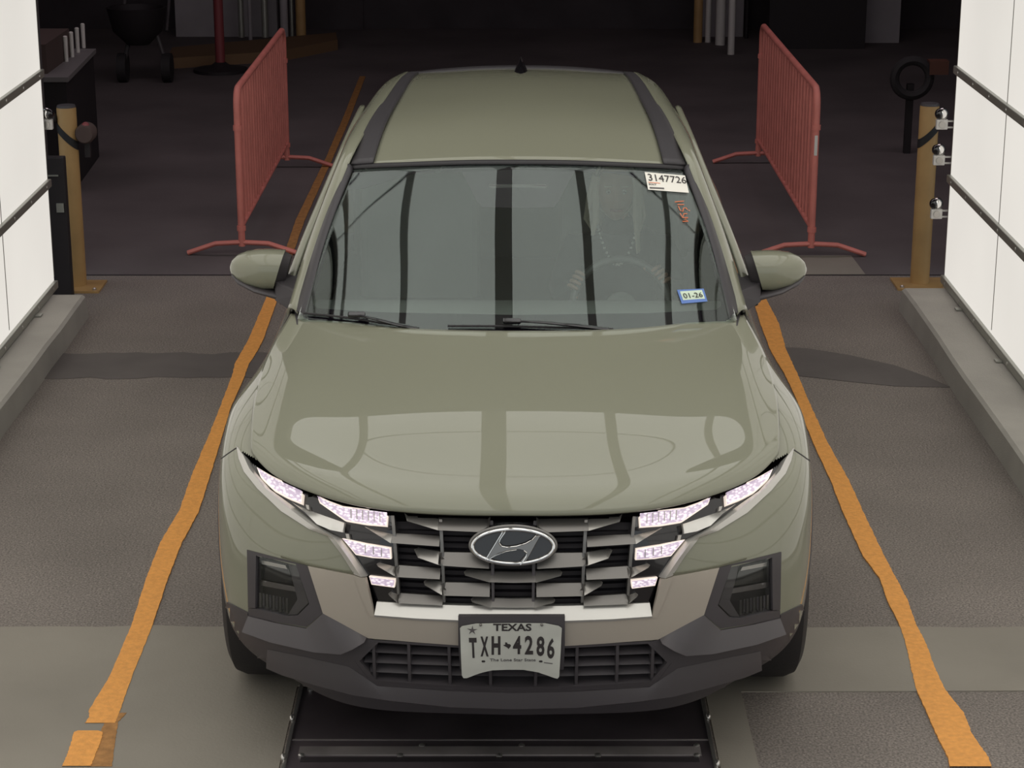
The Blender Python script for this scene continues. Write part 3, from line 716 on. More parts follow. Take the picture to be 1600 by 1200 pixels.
mk('roof', *halfgrid(RF, 61, 50), PAINT, car, smooth=True, solid=.01)
RS = [[(.521, 1.828, 1.540), (.545, 1.838, 1.537), (.600, 1.856, 1.529)], [(.504, 2.1, 1.602), (.53, 2.1, 1.598), (.576, 2.1, 1.592)],
      [(.473, 2.65, 1.637), (.50, 2.65, 1.634), (.534, 2.65, 1.627)], [(.446, 3.2, 1.639), (.47, 3.2, 1.637), (.50, 3.2, 1.633)], [(.438, 3.36, 1.629), (.46, 3.36, 1.628), (.485, 3.36, 1.624)]]
sidepatch('roof_strip', RS, 40, 5, RUBTRIM, car, solid=.01)
# rear of the cab
mk('rear_spoiler', *halfgrid([[(0, 3.37, 1.652), (0, 3.46, 1.640), (0, 3.47, 1.60)], [(.3, 3.36, 1.642), (.3, 3.45, 1.630), (.3, 3.46, 1.59)], [(.50, 3.34, 1.628), (.50, 3.41, 1.612), (.50, 3.42, 1.57)]], 31, 8), RUBTRIM, car, smooth=True, solid=.01)
mk('rear_window', *halfgrid([[(0, 3.44, 1.60), (0, 3.7, 1.14)], [(.3, 3.43, 1.595), (.32, 3.69, 1.14)], [(.56, 3.40, 1.56), (.66, 3.66, 1.14)]], 21, 8), SIDEG, car, smooth=True, solid=.004)
sidepatch('rear_pillar', [[(.50, 3.33, 1.625), (.64, 3.62, 1.35), (.72, 4.0, 1.13)], [(.55, 3.30, 1.60), (.68, 3.5, 1.36), (.77, 3.85, 1.13)], [(.60, 3.20, 1.55), (.72, 3.25, 1.33), (.80, 3.4, 1.125)]], 14, 20, PAINT, car, solid=.01)
# side windows
SG = [[(.735, 1.755, 1.28), (.755, 1.70, 1.22), (.797, 1.56, 1.085)], [(.648, 2.0, 1.525), (.715, 2.02, 1.33), (.80, 2.03, 1.082)],
      [(.635, 2.4, 1.555), (.712, 2.4, 1.35), (.80, 2.4, 1.092)], [(.615, 2.85, 1.555), (.70, 2.85, 1.36), (.80, 2.85, 1.108)], [(.590, 3.25, 1.54), (.69, 3.25, 1.36), (.80, 3.3, 1.13)]]
sidepatch('side_window', SG, 40, 14, SIDEG, car, solid=.004)
# painted door window frame behind the pillar
DF = [[(.806, 1.72, 1.125), (.820, 1.735, 1.128), (.836, 1.76, 1.112)], [(.762, 1.93, 1.25), (.774, 1.95, 1.255), (.788, 1.98, 1.24)], [(.700, 2.18, 1.39), (.716, 2.20, 1.392), (.732, 2.24, 1.37)], [(.65, 2.45, 1.52), (.662, 2.47, 1.522), (.675, 2.5, 1.50)], [(.625, 2.8, 1.575), (.635, 2.82, 1.575), (.648, 2.85, 1.555)]]
sidepatch('door_window_frame', DF, 40, 6, PAINT, car, solid=.012)
for s in (-1, 1):
    MB().box((s * .885, 3.05, .985), (.03, .20, .035)).build('door_handle', GLOSSB, car, bevel=.01)
    MB().box((s * .885, 2.1, .985), (.03, .20, .035)).build('door_handle', GLOSSB, car, bevel=.01)
# bed, floor and closing panels
mk('bed_cover', [(-.76, 3.6, 1.12), (.76, 3.6, 1.12), (.74, 4.88, 1.12), (-.74, 4.88, 1.12)], [(0, 1, 2, 3)], PLAST, car, solid=.02)
MB().box((0, 2.55, .27), (1.20, 4.1, .04)).build('underbody', VOID, car)
MB().box((0, .93, .62), (1.30, 1.3, .36)).build('engine_bay_liner', VOID, car)
# shark fin aerial
fn = MB(); 
for sgn in (1,):
    rows = []
    for (yy, hh, ww) in ((3.12, .004, .006), (3.18, .022, .026), (3.24, .045, .030), (3.29, .058, .020), (3.31, .012, .026)):
        rows.append([(-ww, yy, 1.655), (-ww * .5, yy, 1.655 + hh * .6), (0, yy, 1.657 + hh), (ww * .5, yy, 1.655 + hh * .6), (ww, yy, 1.655)])
    G4 = np.array(rows).reshape(-1, 3)
    fn.add(G4, gridfaces(5, 5) + [(0, 1, 2, 3, 4), (24, 23, 22, 21, 20)])
fn.build('roof_aerial', GLOSSB, car, smooth=True)
# mirrors
def sect(x, zc, hz, yc, hy, n=20, e=2.6):
    o = []
    for k in range(n):
        a = 2 * math.pi * k / n; c, s = math.cos(a), math.sin(a)
        o.append((x - .0 * s, yc + hy * math.copysign(abs(c) ** (2 / e), c), zc + hz * math.copysign(abs(s) ** (2 / e), s)))
    return o
def loft(rings):
    n = len(rings[0]); V = [p for r_ in rings for p in r_]
    F = [(i * n + k, i * n + (k + 1) % n, (i + 1) * n + (k + 1) % n, (i + 1) * n + k) for i in range(len(rings) - 1) for k in range(n)]
    F += [tuple(range(n))[::-1], tuple((len(rings) - 1) * n + k for k in range(n))]; return V, F
for s in (-1, 1):
    def shear(rg, amt=0): return [(s * (p[0] + amt * (p[2] - 1.19)), p[1], p[2]) for p in rg]
    rings = [shear(sect(.852, 1.183, .068, 1.70, .075), -.32), shear(sect(.90, 1.184, .070, 1.70, .080), -.15), shear(sect(.935, 1.186, .067, 1.70, .078), -.05), shear(sect(.972, 1.187, .060, 1.70, .070)), shear(sect(1.004, 1.187, .047, 1.705, .054)), shear(sect(1.024, 1.186, .030, 1.71, .036)), shear(sect(1.033, 1.186, .010, 1.712, .014))]
    V, F = loft(rings); 
    mir = mk('side_mirror', V, F if s > 0 else [f[::-1] for f in F], PAINT, car, smooth=True); mir.data.set_sharp_from_angle(angle=math.radians(50))
    V, F = loft([shear(sect(.822, 1.176, .050, 1.725, .05), -.25), shear(sect(.856, 1.181, .062, 1.715, .066), -.32)])
    mk('mirror_housing', V, F if s > 0 else [f[::-1] for f in F], PLAST, mir, smooth=True).data.set_sharp_from_angle(angle=math.radians(50))
    V, F = loft([[(s * p[0], p[1], p[2] + (abs(p[0]) - .9) * .30) for p in sect(x, z, h, 1.70, d)] for x, z, h, d in ((.80, 1.105, .016, .05), (.87, 1.107, .014, .07), (.94, 1.109, .013, .08), (1.0, 1.118, .012, .06), (1.024, 1.130, .008, .03))])
    mk('mirror_skirt', V, F if s > 0 else [f[::-1] for f in F], PLAST2, mir, smooth=True).data.set_sharp_from_angle(angle=math.radians(50))
    MB().add(*loft([[(s * .765, 1.58, 1.03), (s * .765, 1.78, 1.07), (s * .765, 1.78, 1.15), (s * .765, 1.60, 1.12)], [(s * .868, 1.63, 1.085), (s * .868, 1.76, 1.09), (s * .868, 1.76, 1.15), (s * .868, 1.66, 1.15)]])).build('mirror_foot', PLAST, mir, bevel=.006)
# wipers
def wiper(px, blade, r=.007):
    pts = [castp(x, y, o, WINB) for x, y, o in px]
    wm = MB().tube(pts, [.011, .010, .008, .006, .006][:len(pts)], 8, flat=.6).build('wiper_arm', GLOSSB, car, smooth=True)
    MB().tube([castp(x, y, .011, WINB) for x, y in blade], .0055, 8, flat=.7).build('wiper_blade', RUBBER, wm, smooth=True)
def wiperw(arm, blade): wiper(arm, blade)
wiperw([(655, 517, .012), (620, 512, .022), (590, 505, .026), (560, 498, .024)], [(478, 492), (520, 496), (560, 501), (600, 508), (650, 514)])
wiperw([(950, 517, .010), (900, 514, .022), (850, 510, .026), (800, 507, .024)], [(700, 512), (760, 512), (820, 513), (900, 515), (957, 517)])
MB().box(castp(560, 497, .022, WINB), (.06, .02, .014), rx=.5).build('wiper_joint', GLOSSB, car, bevel=.004)
MB().box(castp(800, 507, .022, WINB), (.06, .02, .014), rx=.5).build('wiper_joint', GLOSSB, car, bevel=.004)
mk('cowl_panel', *halfgrid([[(b[0] * 1.0, b[1] - .03, b[2] - .012), (b[0] * 1.03, b[1] + .10, b[2] + .002)] for b in WB], 41, 3), PLAST, car, smooth=True)
# interior
MB().box((0, 2.4, .55), (1.50, 1.9, .6)).build('cabin_floor', DASH, car)
mk('dashboard', *halfgrid([[(x, 1.18 + .2 * x * x, 1.00), (x, 1.5, 1.045), (x, 1.85, 1.03), (x, 1.98, .95), (x, 2.0, .80)] for x in (0, .3, .55, .74)], 31, 20), DASH, car, smooth=True)
for s in (-1, 1):
    st = MB().add(*loft([sect_ for sect_ in [[(s * .40 + a * .24, 2.62 + b * .07 + c * .1, .80 + c * .55) for a, b in ((-1, -1), (1, -1), (1, 1), (-1, 1))] for c in (0, .5, 1)]])).build('front_seat', SEAT, car, bevel=.03)
    MB().box((s * .40, 2.74, 1.44), (.24, .09, .16)).build('headrest', SEAT, st, bevel=.03)
    mk('door_inner', [(s * .78, 1.5, .8), (s * .78, 3.4, .8), (s * .78, 3.4, 1.10), (s * .775, 1.6, 1.05)], [(0, 1, 2, 3)], DASH, car)
MB().box((0, 3.35, 1.05), (1.45, .2, .5)).build('rear_bench', SEAT, car, bevel=.05)
mk('headliner', *halfgrid([[(x, 1.82, 1.54 - x * x * .05), (x, 2.6, 1.62 - x * x * .06), (x, 3.34, 1.60 - x * x * .06)] for x in (0, .3, .55)], 21, 12), DASH, car, smooth=True)
# steering wheel
swc = Vector((.385, 2.02, .965)); swr = .180
def swp(a, rr=swr): 
    t = math.radians(28)
    return swc + Vector((rr * math.cos(a), math.sin(t) * rr * math.sin(a), math.cos(t) * rr * math.sin(a)))
sw = MB().tube([swp(a) for a in np.linspace(0, 2 * math.pi, 49)], .015, 10, caps=False).build('steering_wheel', mat('wheel_leather', (.12, .12, .12), .35), car, smooth=True)
MB().ball(swc, .06, 10, (1, .4, .9)).build('wheel_hub', DASH, sw, smooth=True)
for a in (0, math.pi, -math.pi / 2): MB().tube([swc, swp(a, .18)], .014, 8).build('wheel_spoke', DASH, sw, smooth=True)
# wheels
for wy in (.915, 3.92):
    for s in (-1, 1):
        wc = Vector((s * .815, wy, .376))
        tyre = MB().lathe(wc, [(.24, -.12), (.33, -.122), (.362, -.105), (.376, -.07), (.3765, 0), (.376, .07), (.362, .105), (.33, .122), (.24, .12)], 64, 'X').build('tyre', RUBBER, car, smooth=True)
        wh = MB().lathe(wc + Vector((s * .06, 0, 0)), [(.05, -.03), (.235, -.03), (.245, .04), (.225, .04), (.20, -.01), (.06, .01), (.05, .03)], 40, 'X').build('wheel', WHEELM, tyre, smooth=True)
        for k in range(5):
            a = 2 * math.pi * k / 5
            MB().tube([wc + Vector((s * .08, 0, 0)), wc + Vector((s * .09, .225 * math.cos(a), .225 * math.sin(a)))], [.035, .025], 6, flat=.5).build('wheel_spoke', WHEELM, wh)
        ar = []; 
        rows = []
        for i in range(25):
            a = math.radians(-8 + 196 * i / 24); yy = wy + math.cos(a) * .415; zz = .375 + math.sin(a) * .415; y2 = wy + math.cos(a) * .47; z2 = .375 + math.sin(a) * .47
            hx = SHELL.ray_cast(Vector((s * 3, y2, z2)), Vector((-s, 0, 0)))[0]; xx = hx.x if hx else s * .9
            rows.append([(s * .72, yy, zz), (xx + s * .003, yy, zz), (xx + s * .007, (yy + y2) / 2, (zz + z2) / 2), (xx - s * .004, y2, z2)])
        mk('wheel_arch', np.array(rows).reshape(-1, 3), gridfaces(25, 4, flip=s > 0), PLAST, car, smooth=True)
for s in (-1, 1): MB().box((s * .885, 2.4, .33), (.05, 2.1, .16)).build('side_sill', PLAST, car, bevel=.02)

# ------------------------------------------------------------------ windshield stickers (on the driver's side)
def sticker(name, q, m, off=.0025, **k):
    return map_quad(name, [(u / 4, v / 2) for u in range(5) for v in range(3)], [(a * 3 + b, (a + 1) * 3 + b, (a + 1) * 3 + b + 1, a * 3 + b + 1) for a in range(4) for b in range(2)], q, WINB, off, m, wind, **k)
st1 = sticker('auction_sticker', [(1007, 269.5), (1070, 275), (1076, 302), (1012.5, 297)], STW, label='white paper sticker with large black number')
V, F = text_mesh('3147726', -.0); map_quad('lettering', V, F, [(1011, 272.5), (1070.5, 278), (1072.5, 288), (1013.5, 283.3)], WINB, .0042, INK, st1)
V, F = text_mesh('SIXT'); map_quad('lettering', V, F, [(1013, 287.5), (1025, 288.3), (1025.7, 290.8), (1013.6, 290)], WINB, .0042, INKG, st1)
map_quad('barcode', [(0, 0), (1, 0), (1, 1), (0, 1)], [(0, 1, 2, 3)], [(1014.5, 293.4), (1037, 294.6), (1037.3, 296.4), (1015, 295.4)], WINB, .0042, INKG, st1)
map_quad('printed_rule', [(0, 0), (1, 0), (1, 1), (0, 1)], [(0, 1, 2, 3)], [(1012.5, 285.5), (1031, 287), (1031.1, 287.6), (1012.6, 286.1)], WINB, .0042, ORANGE, st1)
st2 = sticker('registration_sticker', [(1057.5, 453.5), (1099, 451.5), (1105, 471.5), (1065, 475)], STB, label='blue bordered registration sticker with a pale green centre')
map_quad('sticker_centre', [(0, 0), (1, 0), (1, 1), (0, 1)], [(0, 1, 2, 3)], [(1062, 456.2), (1096, 454), (1101, 467.5), (1067, 469.8)], WINB, .0038, STG, st2)
V, F = text_mesh('01-26'); map_quad('lettering', V, F, [(1065.5, 459.6), (1095.5, 457.8), (1097.8, 465.3), (1068.8, 467.3)], WINB, .0052, INK, st2)
def mark(pts, r=.0016):
    z = lambda p: (1000 + p[0] * .09168, 250 + p[1] * .09168)
    return [castp(*z(p), .003, WINB) for p in pts], r
mk_ = MB()
for pl in ([(590, 725), (740, 710)], [(635, 770), (745, 770)], [(650, 800), (680, 870), (725, 885), (735, 830), (780, 825), (800, 855)], [(820, 865), (845, 875)], [(680, 920), (720, 990), (745, 925), (800, 925)], [(720, 990), (815, 990), (760, 1020), (815, 1055), (720, 1055)]):
    p, r_ = mark(pl); mk_.tube(p, r_, 6)
mk_.build('handwritten_mark', ORANGE, wind, label='orange handwritten marking on the glass')

# ------------------------------------------------------------------ driver
drv = empty('person', CM @ Vector((.40, 2.5, .62)), CYAW, label='person with long blonde hair and a bead necklace seated behind the steering wheel', cat='person')
DI = (Matrix.Translation(CM @ Vector((.40, 2.5, .62))) @ Matrix.Rotation(CYAW, 4, 'Z')).inverted() @ CM
def dl(p): return DI @ Vector(p)
def skinmesh(name, pts, edges, rad, m, parent, sub=2):
    me = bpy.data.meshes.new(name); me.from_pydata([tuple(dl(p)) for p in pts], edges, []); me.update(); me.materials.append(m)
    o = bpy.data.objects.new(name, me); COL.objects.link(o); o.parent = parent
    o.modifiers.new('skin', 'SKIN'); sv = me.skin_vertices[0].data
    for i, r_ in enumerate(rad): sv[i].radius = (r_, r_) if not isinstance(r_, tuple) else r_; sv[i].use_root = (i == 0)
    s2 = o.modifiers.new('sub', 'SUBSURF'); s2.levels = sub; s2.render_levels = sub
    o.modifiers['skin'].use_smooth_shade = True
    return o
HX = .392
P = [(HX, 2.50, .74), (HX, 2.49, .92), (HX, 2.46, 1.08), (HX, 2.43, 1.16), (HX - .01, 2.40, 1.215), (HX - .015, 2.385, 1.25)]
E_ = [(0, 1), (1, 2), (2, 3), (3, 4), (4, 5)]; Rr = [(.15, .11), (.135, .10), (.15, .105), (.10, .07), .052, .05]
for s, hand in ((1, swp(math.radians(38))), (-1, swp(math.radians(150)))):
    i0 = len(P); P += [(HX + s * .17, 2.44, 1.10), (HX + s * .235, 2.36, .95), tuple((Vector((HX + s * .235, 2.30, .93)) + hand) / 2 + Vector((s * .03, .0, -.03))), tuple(hand + Vector((s * .01, .05, -.015)))]
    E_ += [(2, i0), (i0, i0 + 1), (i0 + 1, i0 + 2), (i0 + 2, i0 + 3)]; Rr += [.065, .05, .04, .028]
    i1 = len(P); P += [(HX + s * .11, 2.42, .72), (HX + s * .15, 2.10, .80), (HX + s * .15, 1.95, .55)]
    E_ += [(0, i1), (i1, i1 + 1), (i1 + 1, i1 + 2)]; Rr += [.09, .07, .05]
skinmesh('clothed_body', P, E_, Rr, SHIRT, drv)
hd = (HX - .02, 2.36, 1.335)
bmv = MB().ball((0, 0, 0), 1, 18)
hv = []
for v in bmv.v:
    x, y, z = v; r_ = 1.0
    zz = z * .118; xx = x * .074 * (1 - .22 * max(0, -z)); yy = y * .092
    if y < 0:
        yy += -.010 * math.exp(-((x / .22) ** 2 + ((z + .12) / .22) ** 2)) * 2.2          # nose
        yy += .010 * math.exp(-(((abs(x) - .42) / .2) ** 2 + ((z - .10) / .16) ** 2))     # eye sockets
        yy += -.006 * math.exp(-((x / .35) ** 2 + ((z + .52) / .12) ** 2))                # lips
        yy += -.006 * math.exp(-((x / .4) ** 2 + ((z + .88) / .2) ** 2))
    hv.append(dl((hd[0] + xx, hd[1] + yy, hd[2] + zz)))
head = mk('head', hv, bmv.f, SKIN, drv, smooth=True)
skinmesh('neck', [(HX, 2.42, 1.16), (HX - .012, 2.385, 1.27)], [(0, 1)], [.052, .05], SKIN, head, 1)
for s in (-1, 1):
    MB().ball(dl((hd[0] + s * .030, hd[1] - .079, hd[2] + .010)), .010, 8).build('eye', WHITE, head, smooth=True)
    MB().ball(dl((hd[0] + s * .030, hd[1] - .0875, hd[2] + .010)), .0045, 6).build('iris', INK, head, smooth=True)
    MB().tube([dl((hd[0] + s * .045, hd[1] - .080, hd[2] + .030)), dl((hd[0] + s * .018, hd[1] - .090, hd[2] + .033))], .003, 6).build('eyebrow', HAIR, head)
    MB().ball(dl((hd[0] + s * .074, hd[1] + .005, hd[2] - .005)), .028, 8, (.35, .6, 1)).build('ear', SKIN, head, smooth=True)
MB().tube([dl((hd[0] - .022, hd[1] - .086, hd[2] - .060)), dl((hd[0], hd[1] - .094, hd[2] - .062)), dl((hd[0] + .022, hd[1] - .086, hd[2] - .060))], .005, 6).build('mouth', DKRED, head)
# hair: cap plus locks
cap = MB(); bb = MB().ball((0, 0, 0), 1, 16)
kp = {i for i, v in enumerate(bb.v) if v[1] > -.25 or v[2] > .62}
hvv = [dl((hd[0] + v[0] * .086, hd[1] + .012 + v[1] * .100, hd[2] + .012 + v[2] * .124)) for v in bb.v]
hair = mk('hair', hvv, [f for f in bb.f if all(i in kp for i in f)], HAIR, head, smooth=True, solid=.006)
lk = MB()
for i in range(34):
    a = math.radians(-25 + 230 * i / 33); cx, cy = math.cos(a), math.sin(a); j = random.uniform(-.01, .01)
    L = .24 if cx > 0 else .17
    lk.tube([dl((hd[0] + cx * .078, hd[1] + .01 + cy * .09, hd[2] + .06)), dl((hd[0] + cx * .092 + j, hd[1] + .015 + cy * .10, hd[2] - .02)), dl((hd[0] + cx * .098 + j * 2, hd[1] + .01 + cy * .10, hd[2] - .11)), dl((hd[0] + cx * .088 - j, hd[1] - .01 + cy * .10, hd[2] - L))], [.012, .014, .012, .003], 6)
lk.build('hair_locks', HAIR, hair, smooth=True)
nk = MB()
for i in range(24):
    a = math.pi * i / 23; nk.ball(dl((HX - .01 + .075 * math.cos(a), 2.395 - .10 * math.sin(a), 1.185 - .13 * math.sin(a) ** 2)), .006, 5)
nk.build('necklace', NECKL, drv, smooth=True)
for s, ang in ((1, 38), (-1, 150)):
    c = swp(math.radians(ang)); rad = (c - swc).normalized(); tan = swp(math.radians(ang + 4)) - c; tan.normalize(); nrm = rad.cross(tan).normalized()
    if nrm.y > 0: nrm = -nrm      # towards the camera side
    wrist = c + Vector((s * .01, .05, -.015))
    pts = [wrist, c - nrm * .028 + rad * .012]; ed = [(0, 1)]; rd = [(.026, .018), (.034, .016)]
    hnd = None
    for k in range(4):
        q0 = c + tan * (.030 - .020 * k) - nrm * .020 + rad * .022; ln = (.95, 1.0, .96, .85)[k]
        i0 = len(pts); pts += [q0, q0 + (nrm * .024 + rad * .010) * ln, q0 + (nrm * .042 - rad * .012) * ln, q0 + (nrm * .036 - rad * .034) * ln]
        ed += [(1, i0), (i0, i0 + 1), (i0 + 1, i0 + 2), (i0 + 2, i0 + 3)]; rd += [.009, .0085, .008, .007]
    i0 = len(pts); t0 = c - nrm * .018 - rad * .004 + tan * .030; pts += [t0, t0 + tan * .022 + nrm * .012 - rad * .010, t0 + tan * .034 + nrm * .028 - rad * .014]
    ed += [(1, i0), (i0, i0 + 1), (i0 + 1, i0 + 2)]; rd += [.011, .010, .0085]
    skinmesh('hand', pts, ed, rd, SKIN, drv, 1)

# ------------------------------------------------------------------ ground
def G0(px, py, h=0.0):       # point on the ground seen at this pixel
    d = CR @ Vector(((px - 800) / FPX, (600 - py) / FPX, -1)); t = (h - CAM.z) / d.z; return CAM + d * t
JY = 6.27
mk('floor', [(-9, -12, 0), (9, -12, 0), (9, JY, 0), (-9, JY, 0)], [(0, 1, 2, 3)], ASPH, kind='structure')
mk('floor', [(-9, JY + .02, 0), (9, JY + .02, 0), (9, 18, 0), (-9, 18, 0)], [(0, 1, 2, 3)], INFLR, kind='structure')
MB().box((0, JY + .01, -.024), (18, .024, .05)).build('trim_1', VOID, kind='structure')
def slab(name, pts, m, z0, z1, **k):
    n = len(pts); return mk(name, [(x, y, z1) for x, y in pts] + [(x, y, z0) for x, y in pts], [tuple(range(n))] + [(i, i + n, (i + 1) % n + n, (i + 1) % n) for i in range(n)], m, **k)
def gp(pl): return [tuple(G0(*p)[:2]) for p in pl]
def jag(a, b, n, amp): return [(a[0] + (b[0] - a[0]) * i / n, a[1] + (b[1] - a[1]) * i / n + random.uniform(-amp, amp) * (0 < i < n)) for i in range(n + 1)]
PX0, PX1, PY1 = -.70, .625, .735
# concrete slabs in front: left slab, right strip and the kerb beside the plate
slab('floor_slab', [(-2.31, -3), (PX0 - .012, -3), (PX0 - .012, PY1 + .01), (PX1 + .012, PY1 + .01), (PX1 + .012, .70), (.9, .70)] + [(2.14, .71), (2.14, 1.215)] + jag((2.14, 1.215), (-2.31, 1.235), 26, .012)[1:], SLABC, 0, .004, kind='structure')
slab('floor_slab', [(PX1 + .012, -3), (PX1 + .13, -3), (PX1 + .13, .70), (PX1 + .012, .70)], SLABC, 0, .004, kind='structure')
slab('floor_patch', jag((-2.3, 4.22), (-1.2, 4.26), 14, .02) + jag((-1.2, 4.66), (-2.3, 4.66), 14, .02), PATCH, 0, .003, kind='structure')
slab('floor_patch', gp([(1232, 590), (1250, 588), (1330, 597), (1400, 604), (1487, 606), (1450, 590), (1400, 572), (1330, 556), (1262, 545), (1222, 543)]), PATCH, 0, .003, kind='structure')
slab('floor_patch', gp([(1180, 400), (1330, 400), (1352, 429), (1180, 429)]), SLABC, 0, .003, kind='structure')
# steel plate with its frame
pl = empty('steel_floor_plate', (0, 0, 0), label='dark oily steel plate bolted to the floor under the front bumper', cat='floor plate')
MB().box(((PX0 + PX1) / 2, -1.12, .003), (PX1 - PX0, 3.70, .006)).build('plate_sheet', METAL, pl)
MB().box(((PX0 + PX1) / 2, .265, .0085), (PX1 - PX0 - .08, .055, .005)).build('crossbar', METAL2, pl)
MB().box(((PX0 + PX1) / 2, .345, .0065), (PX1 - PX0 - .02, .006, .003)).build('seam', METAL2, pl)
MB().box(((PX0 + PX1) / 2, .21, .0068), (PX1 - PX0 - .10, .03, .003)).build('seam', VOID, pl)
for s, x in ((-1, PX0 + .004), (1, PX1 - .004)): MB().box((x, -1.12, .010), (.010, 3.70, .014)).build('edge_angle', BOLT, pl)
for x, y in [(PX0 + .035, PY1 - .03), (PX1 - .05, .30)] + [(PX0 + .05 + i * .305, .235) for i in range(5)] + [(PX0 + .42 + i * .31, .30) for i in range(2)]:
    MB().lathe((x, y, .006), [(.010, 0), (.010, .006), (.006, .009), (.001, .0095)], 10).build('bolt', BOLT, pl, smooth=True)
for x, y in ((PX0 - .002, .47), (PX0 - .002, .2), (PX1 + .002, .48), (PX1 + .002, .16)): MB().ball((x, y, .02), .012, 8, (.7, 1.3, 1)).build('bolt', BOLT, pl, smooth=True)
# painted lines
def pline(rows, m, z=.006, **k):
    L = []; Rt = []
    for (y, a, b) in rows: L.append(G0(a, y)); Rt.append(G0(b, y))
    n = len(rows); a = np.array(L)[:, :2]; b = np.array(Rt)[:, :2]; q = np.linspace(0, n - 1, n * 14)
    t = np.arange(n); A = np.stack([np.interp(q, t, a[:, i]) for i in (0, 1)], 1); B = np.stack([np.interp(q, t, b[:, i]) for i in (0, 1)], 1)
    A[1:-1, 0] += np.random.uniform(-.0015, .0015, len(q) - 2); B[1:-1, 0] += np.random.uniform(-.0015, .0015, len(q) - 2)
    pts = [tuple(p) for p in A] + [tuple(p) for p in B[::-1]]
    N = len(A); V = [(x, y, z) for x, y in np.concatenate([A, B])] + [(x, y, 0) for x, y in np.concatenate([A, B])]
    F = [(i, i + N, i + N + 1, i + 1) for i in range(N - 1)] + [(i, i + 1, i + 1 + 2 * N, i + 2 * N) for i in range(N - 1)] + [(i + 1 + N, i + N, i + 3 * N, i + 1 + 3 * N) for i in range(N - 1)]
    return mk('painted_line', V, F, m, **k)
pline([(1132, 133, 180), (1122, 140, 184), (1112, 139, 188), (1060, 171, 206), (980, 205, 238), (910, 227, 261), (850, 250, 284), (800, 280, 311), (740, 301, 330), (683, 326, 347), (640, 343, 360), (587, 363, 383), (570, 367, 389), (557, 374, 398), (533, 388, 411), (473, 413, 432), (432, 430, 446)], LINE, label='yellow painted lane line running along the left side of the truck', cat='floor marking')
pline([(1200, 97, 142), (1180, 106, 150), (1160, 112, 158), (1147, 116, 161), (1144.5, 122, 154)], LINE, .0075, label='short fresh yellow stroke at the bottom left corner of the photo', cat='floor marking')
pline([(1200, 140, 175), (1160, 150, 180), (1130, 165, 185), (1116, 180, 198)], LINEW, .0055, label='faded yellow stroke between the fresh stroke and the lane line end at bottom left', cat='floor marking')
pline([(1200, 1484, 1549), (1185, 1481, 1544), (1150, 1463, 1519), (1115, 1448, 1505), (1080, 1432, 1477), (1045, 1423, 1460), (1010, 1416, 1448), (975, 1404, 1430), (940, 1386, 1418), (905, 1374, 1400), (870, 1348, 1381), (800, 1316, 1348), (753, 1298, 1327), (693, 1270, 1293), (660, 1257, 1278), (627, 1245, 1263), (590, 1228, 1248), (547, 1203, 1228), (507, 1188, 1217), (470, 1177, 1198), (432, 1162, 1179)], LINE, label='yellow painted lane line with wavy edges on the right of the truck', cat='floor marking')
pline([(428, 434, 447), (345, 462, 476), (250, 508, 519), (190, 534, 545), (120, 562, 571)], LINEW, label='dim yellow line continuing inside the dark garage on the left', cat='floor marking')
pline([(428, 1150, 1163), (345, 1117, 1130), (250, 1080, 1092), (190, 1058, 1068)], LINEW, label='dim yellow line continuing inside the dark garage on the right', cat='floor marking')
# curbs
def curb(name, x0, x1, y1, lab):
    h = .125; V = []; ys = list(np.linspace(-4, y1, 30))
    e0, e1 = (x0, x1)
    sg = 1 if x1 > x0 else -1
    for y in ys:
        j = random.uniform(-.004, .004)
        V += [(e0 + j, y, 0), (e0 + j + sg * .012, y, h - .012), (e0 + j + sg * .028, y, h), (e1, y, h), (e1, y, 0)]
    F = gridfaces(len(ys), 5) + [(0, 1, 2, 3, 4), tuple(len(V) - 5 + i for i in range(5))[::-1]]
    return mk(name, V, F, CONC, label=lab, cat='curb')
curb('concrete_curb', -2.285, -2.75, 5.36, 'grey concrete curb along the foot of the left light wall')
curb('concrete_curb', 2.115, 2.65, 5.50, 'grey concrete curb along the foot of the right light wall')

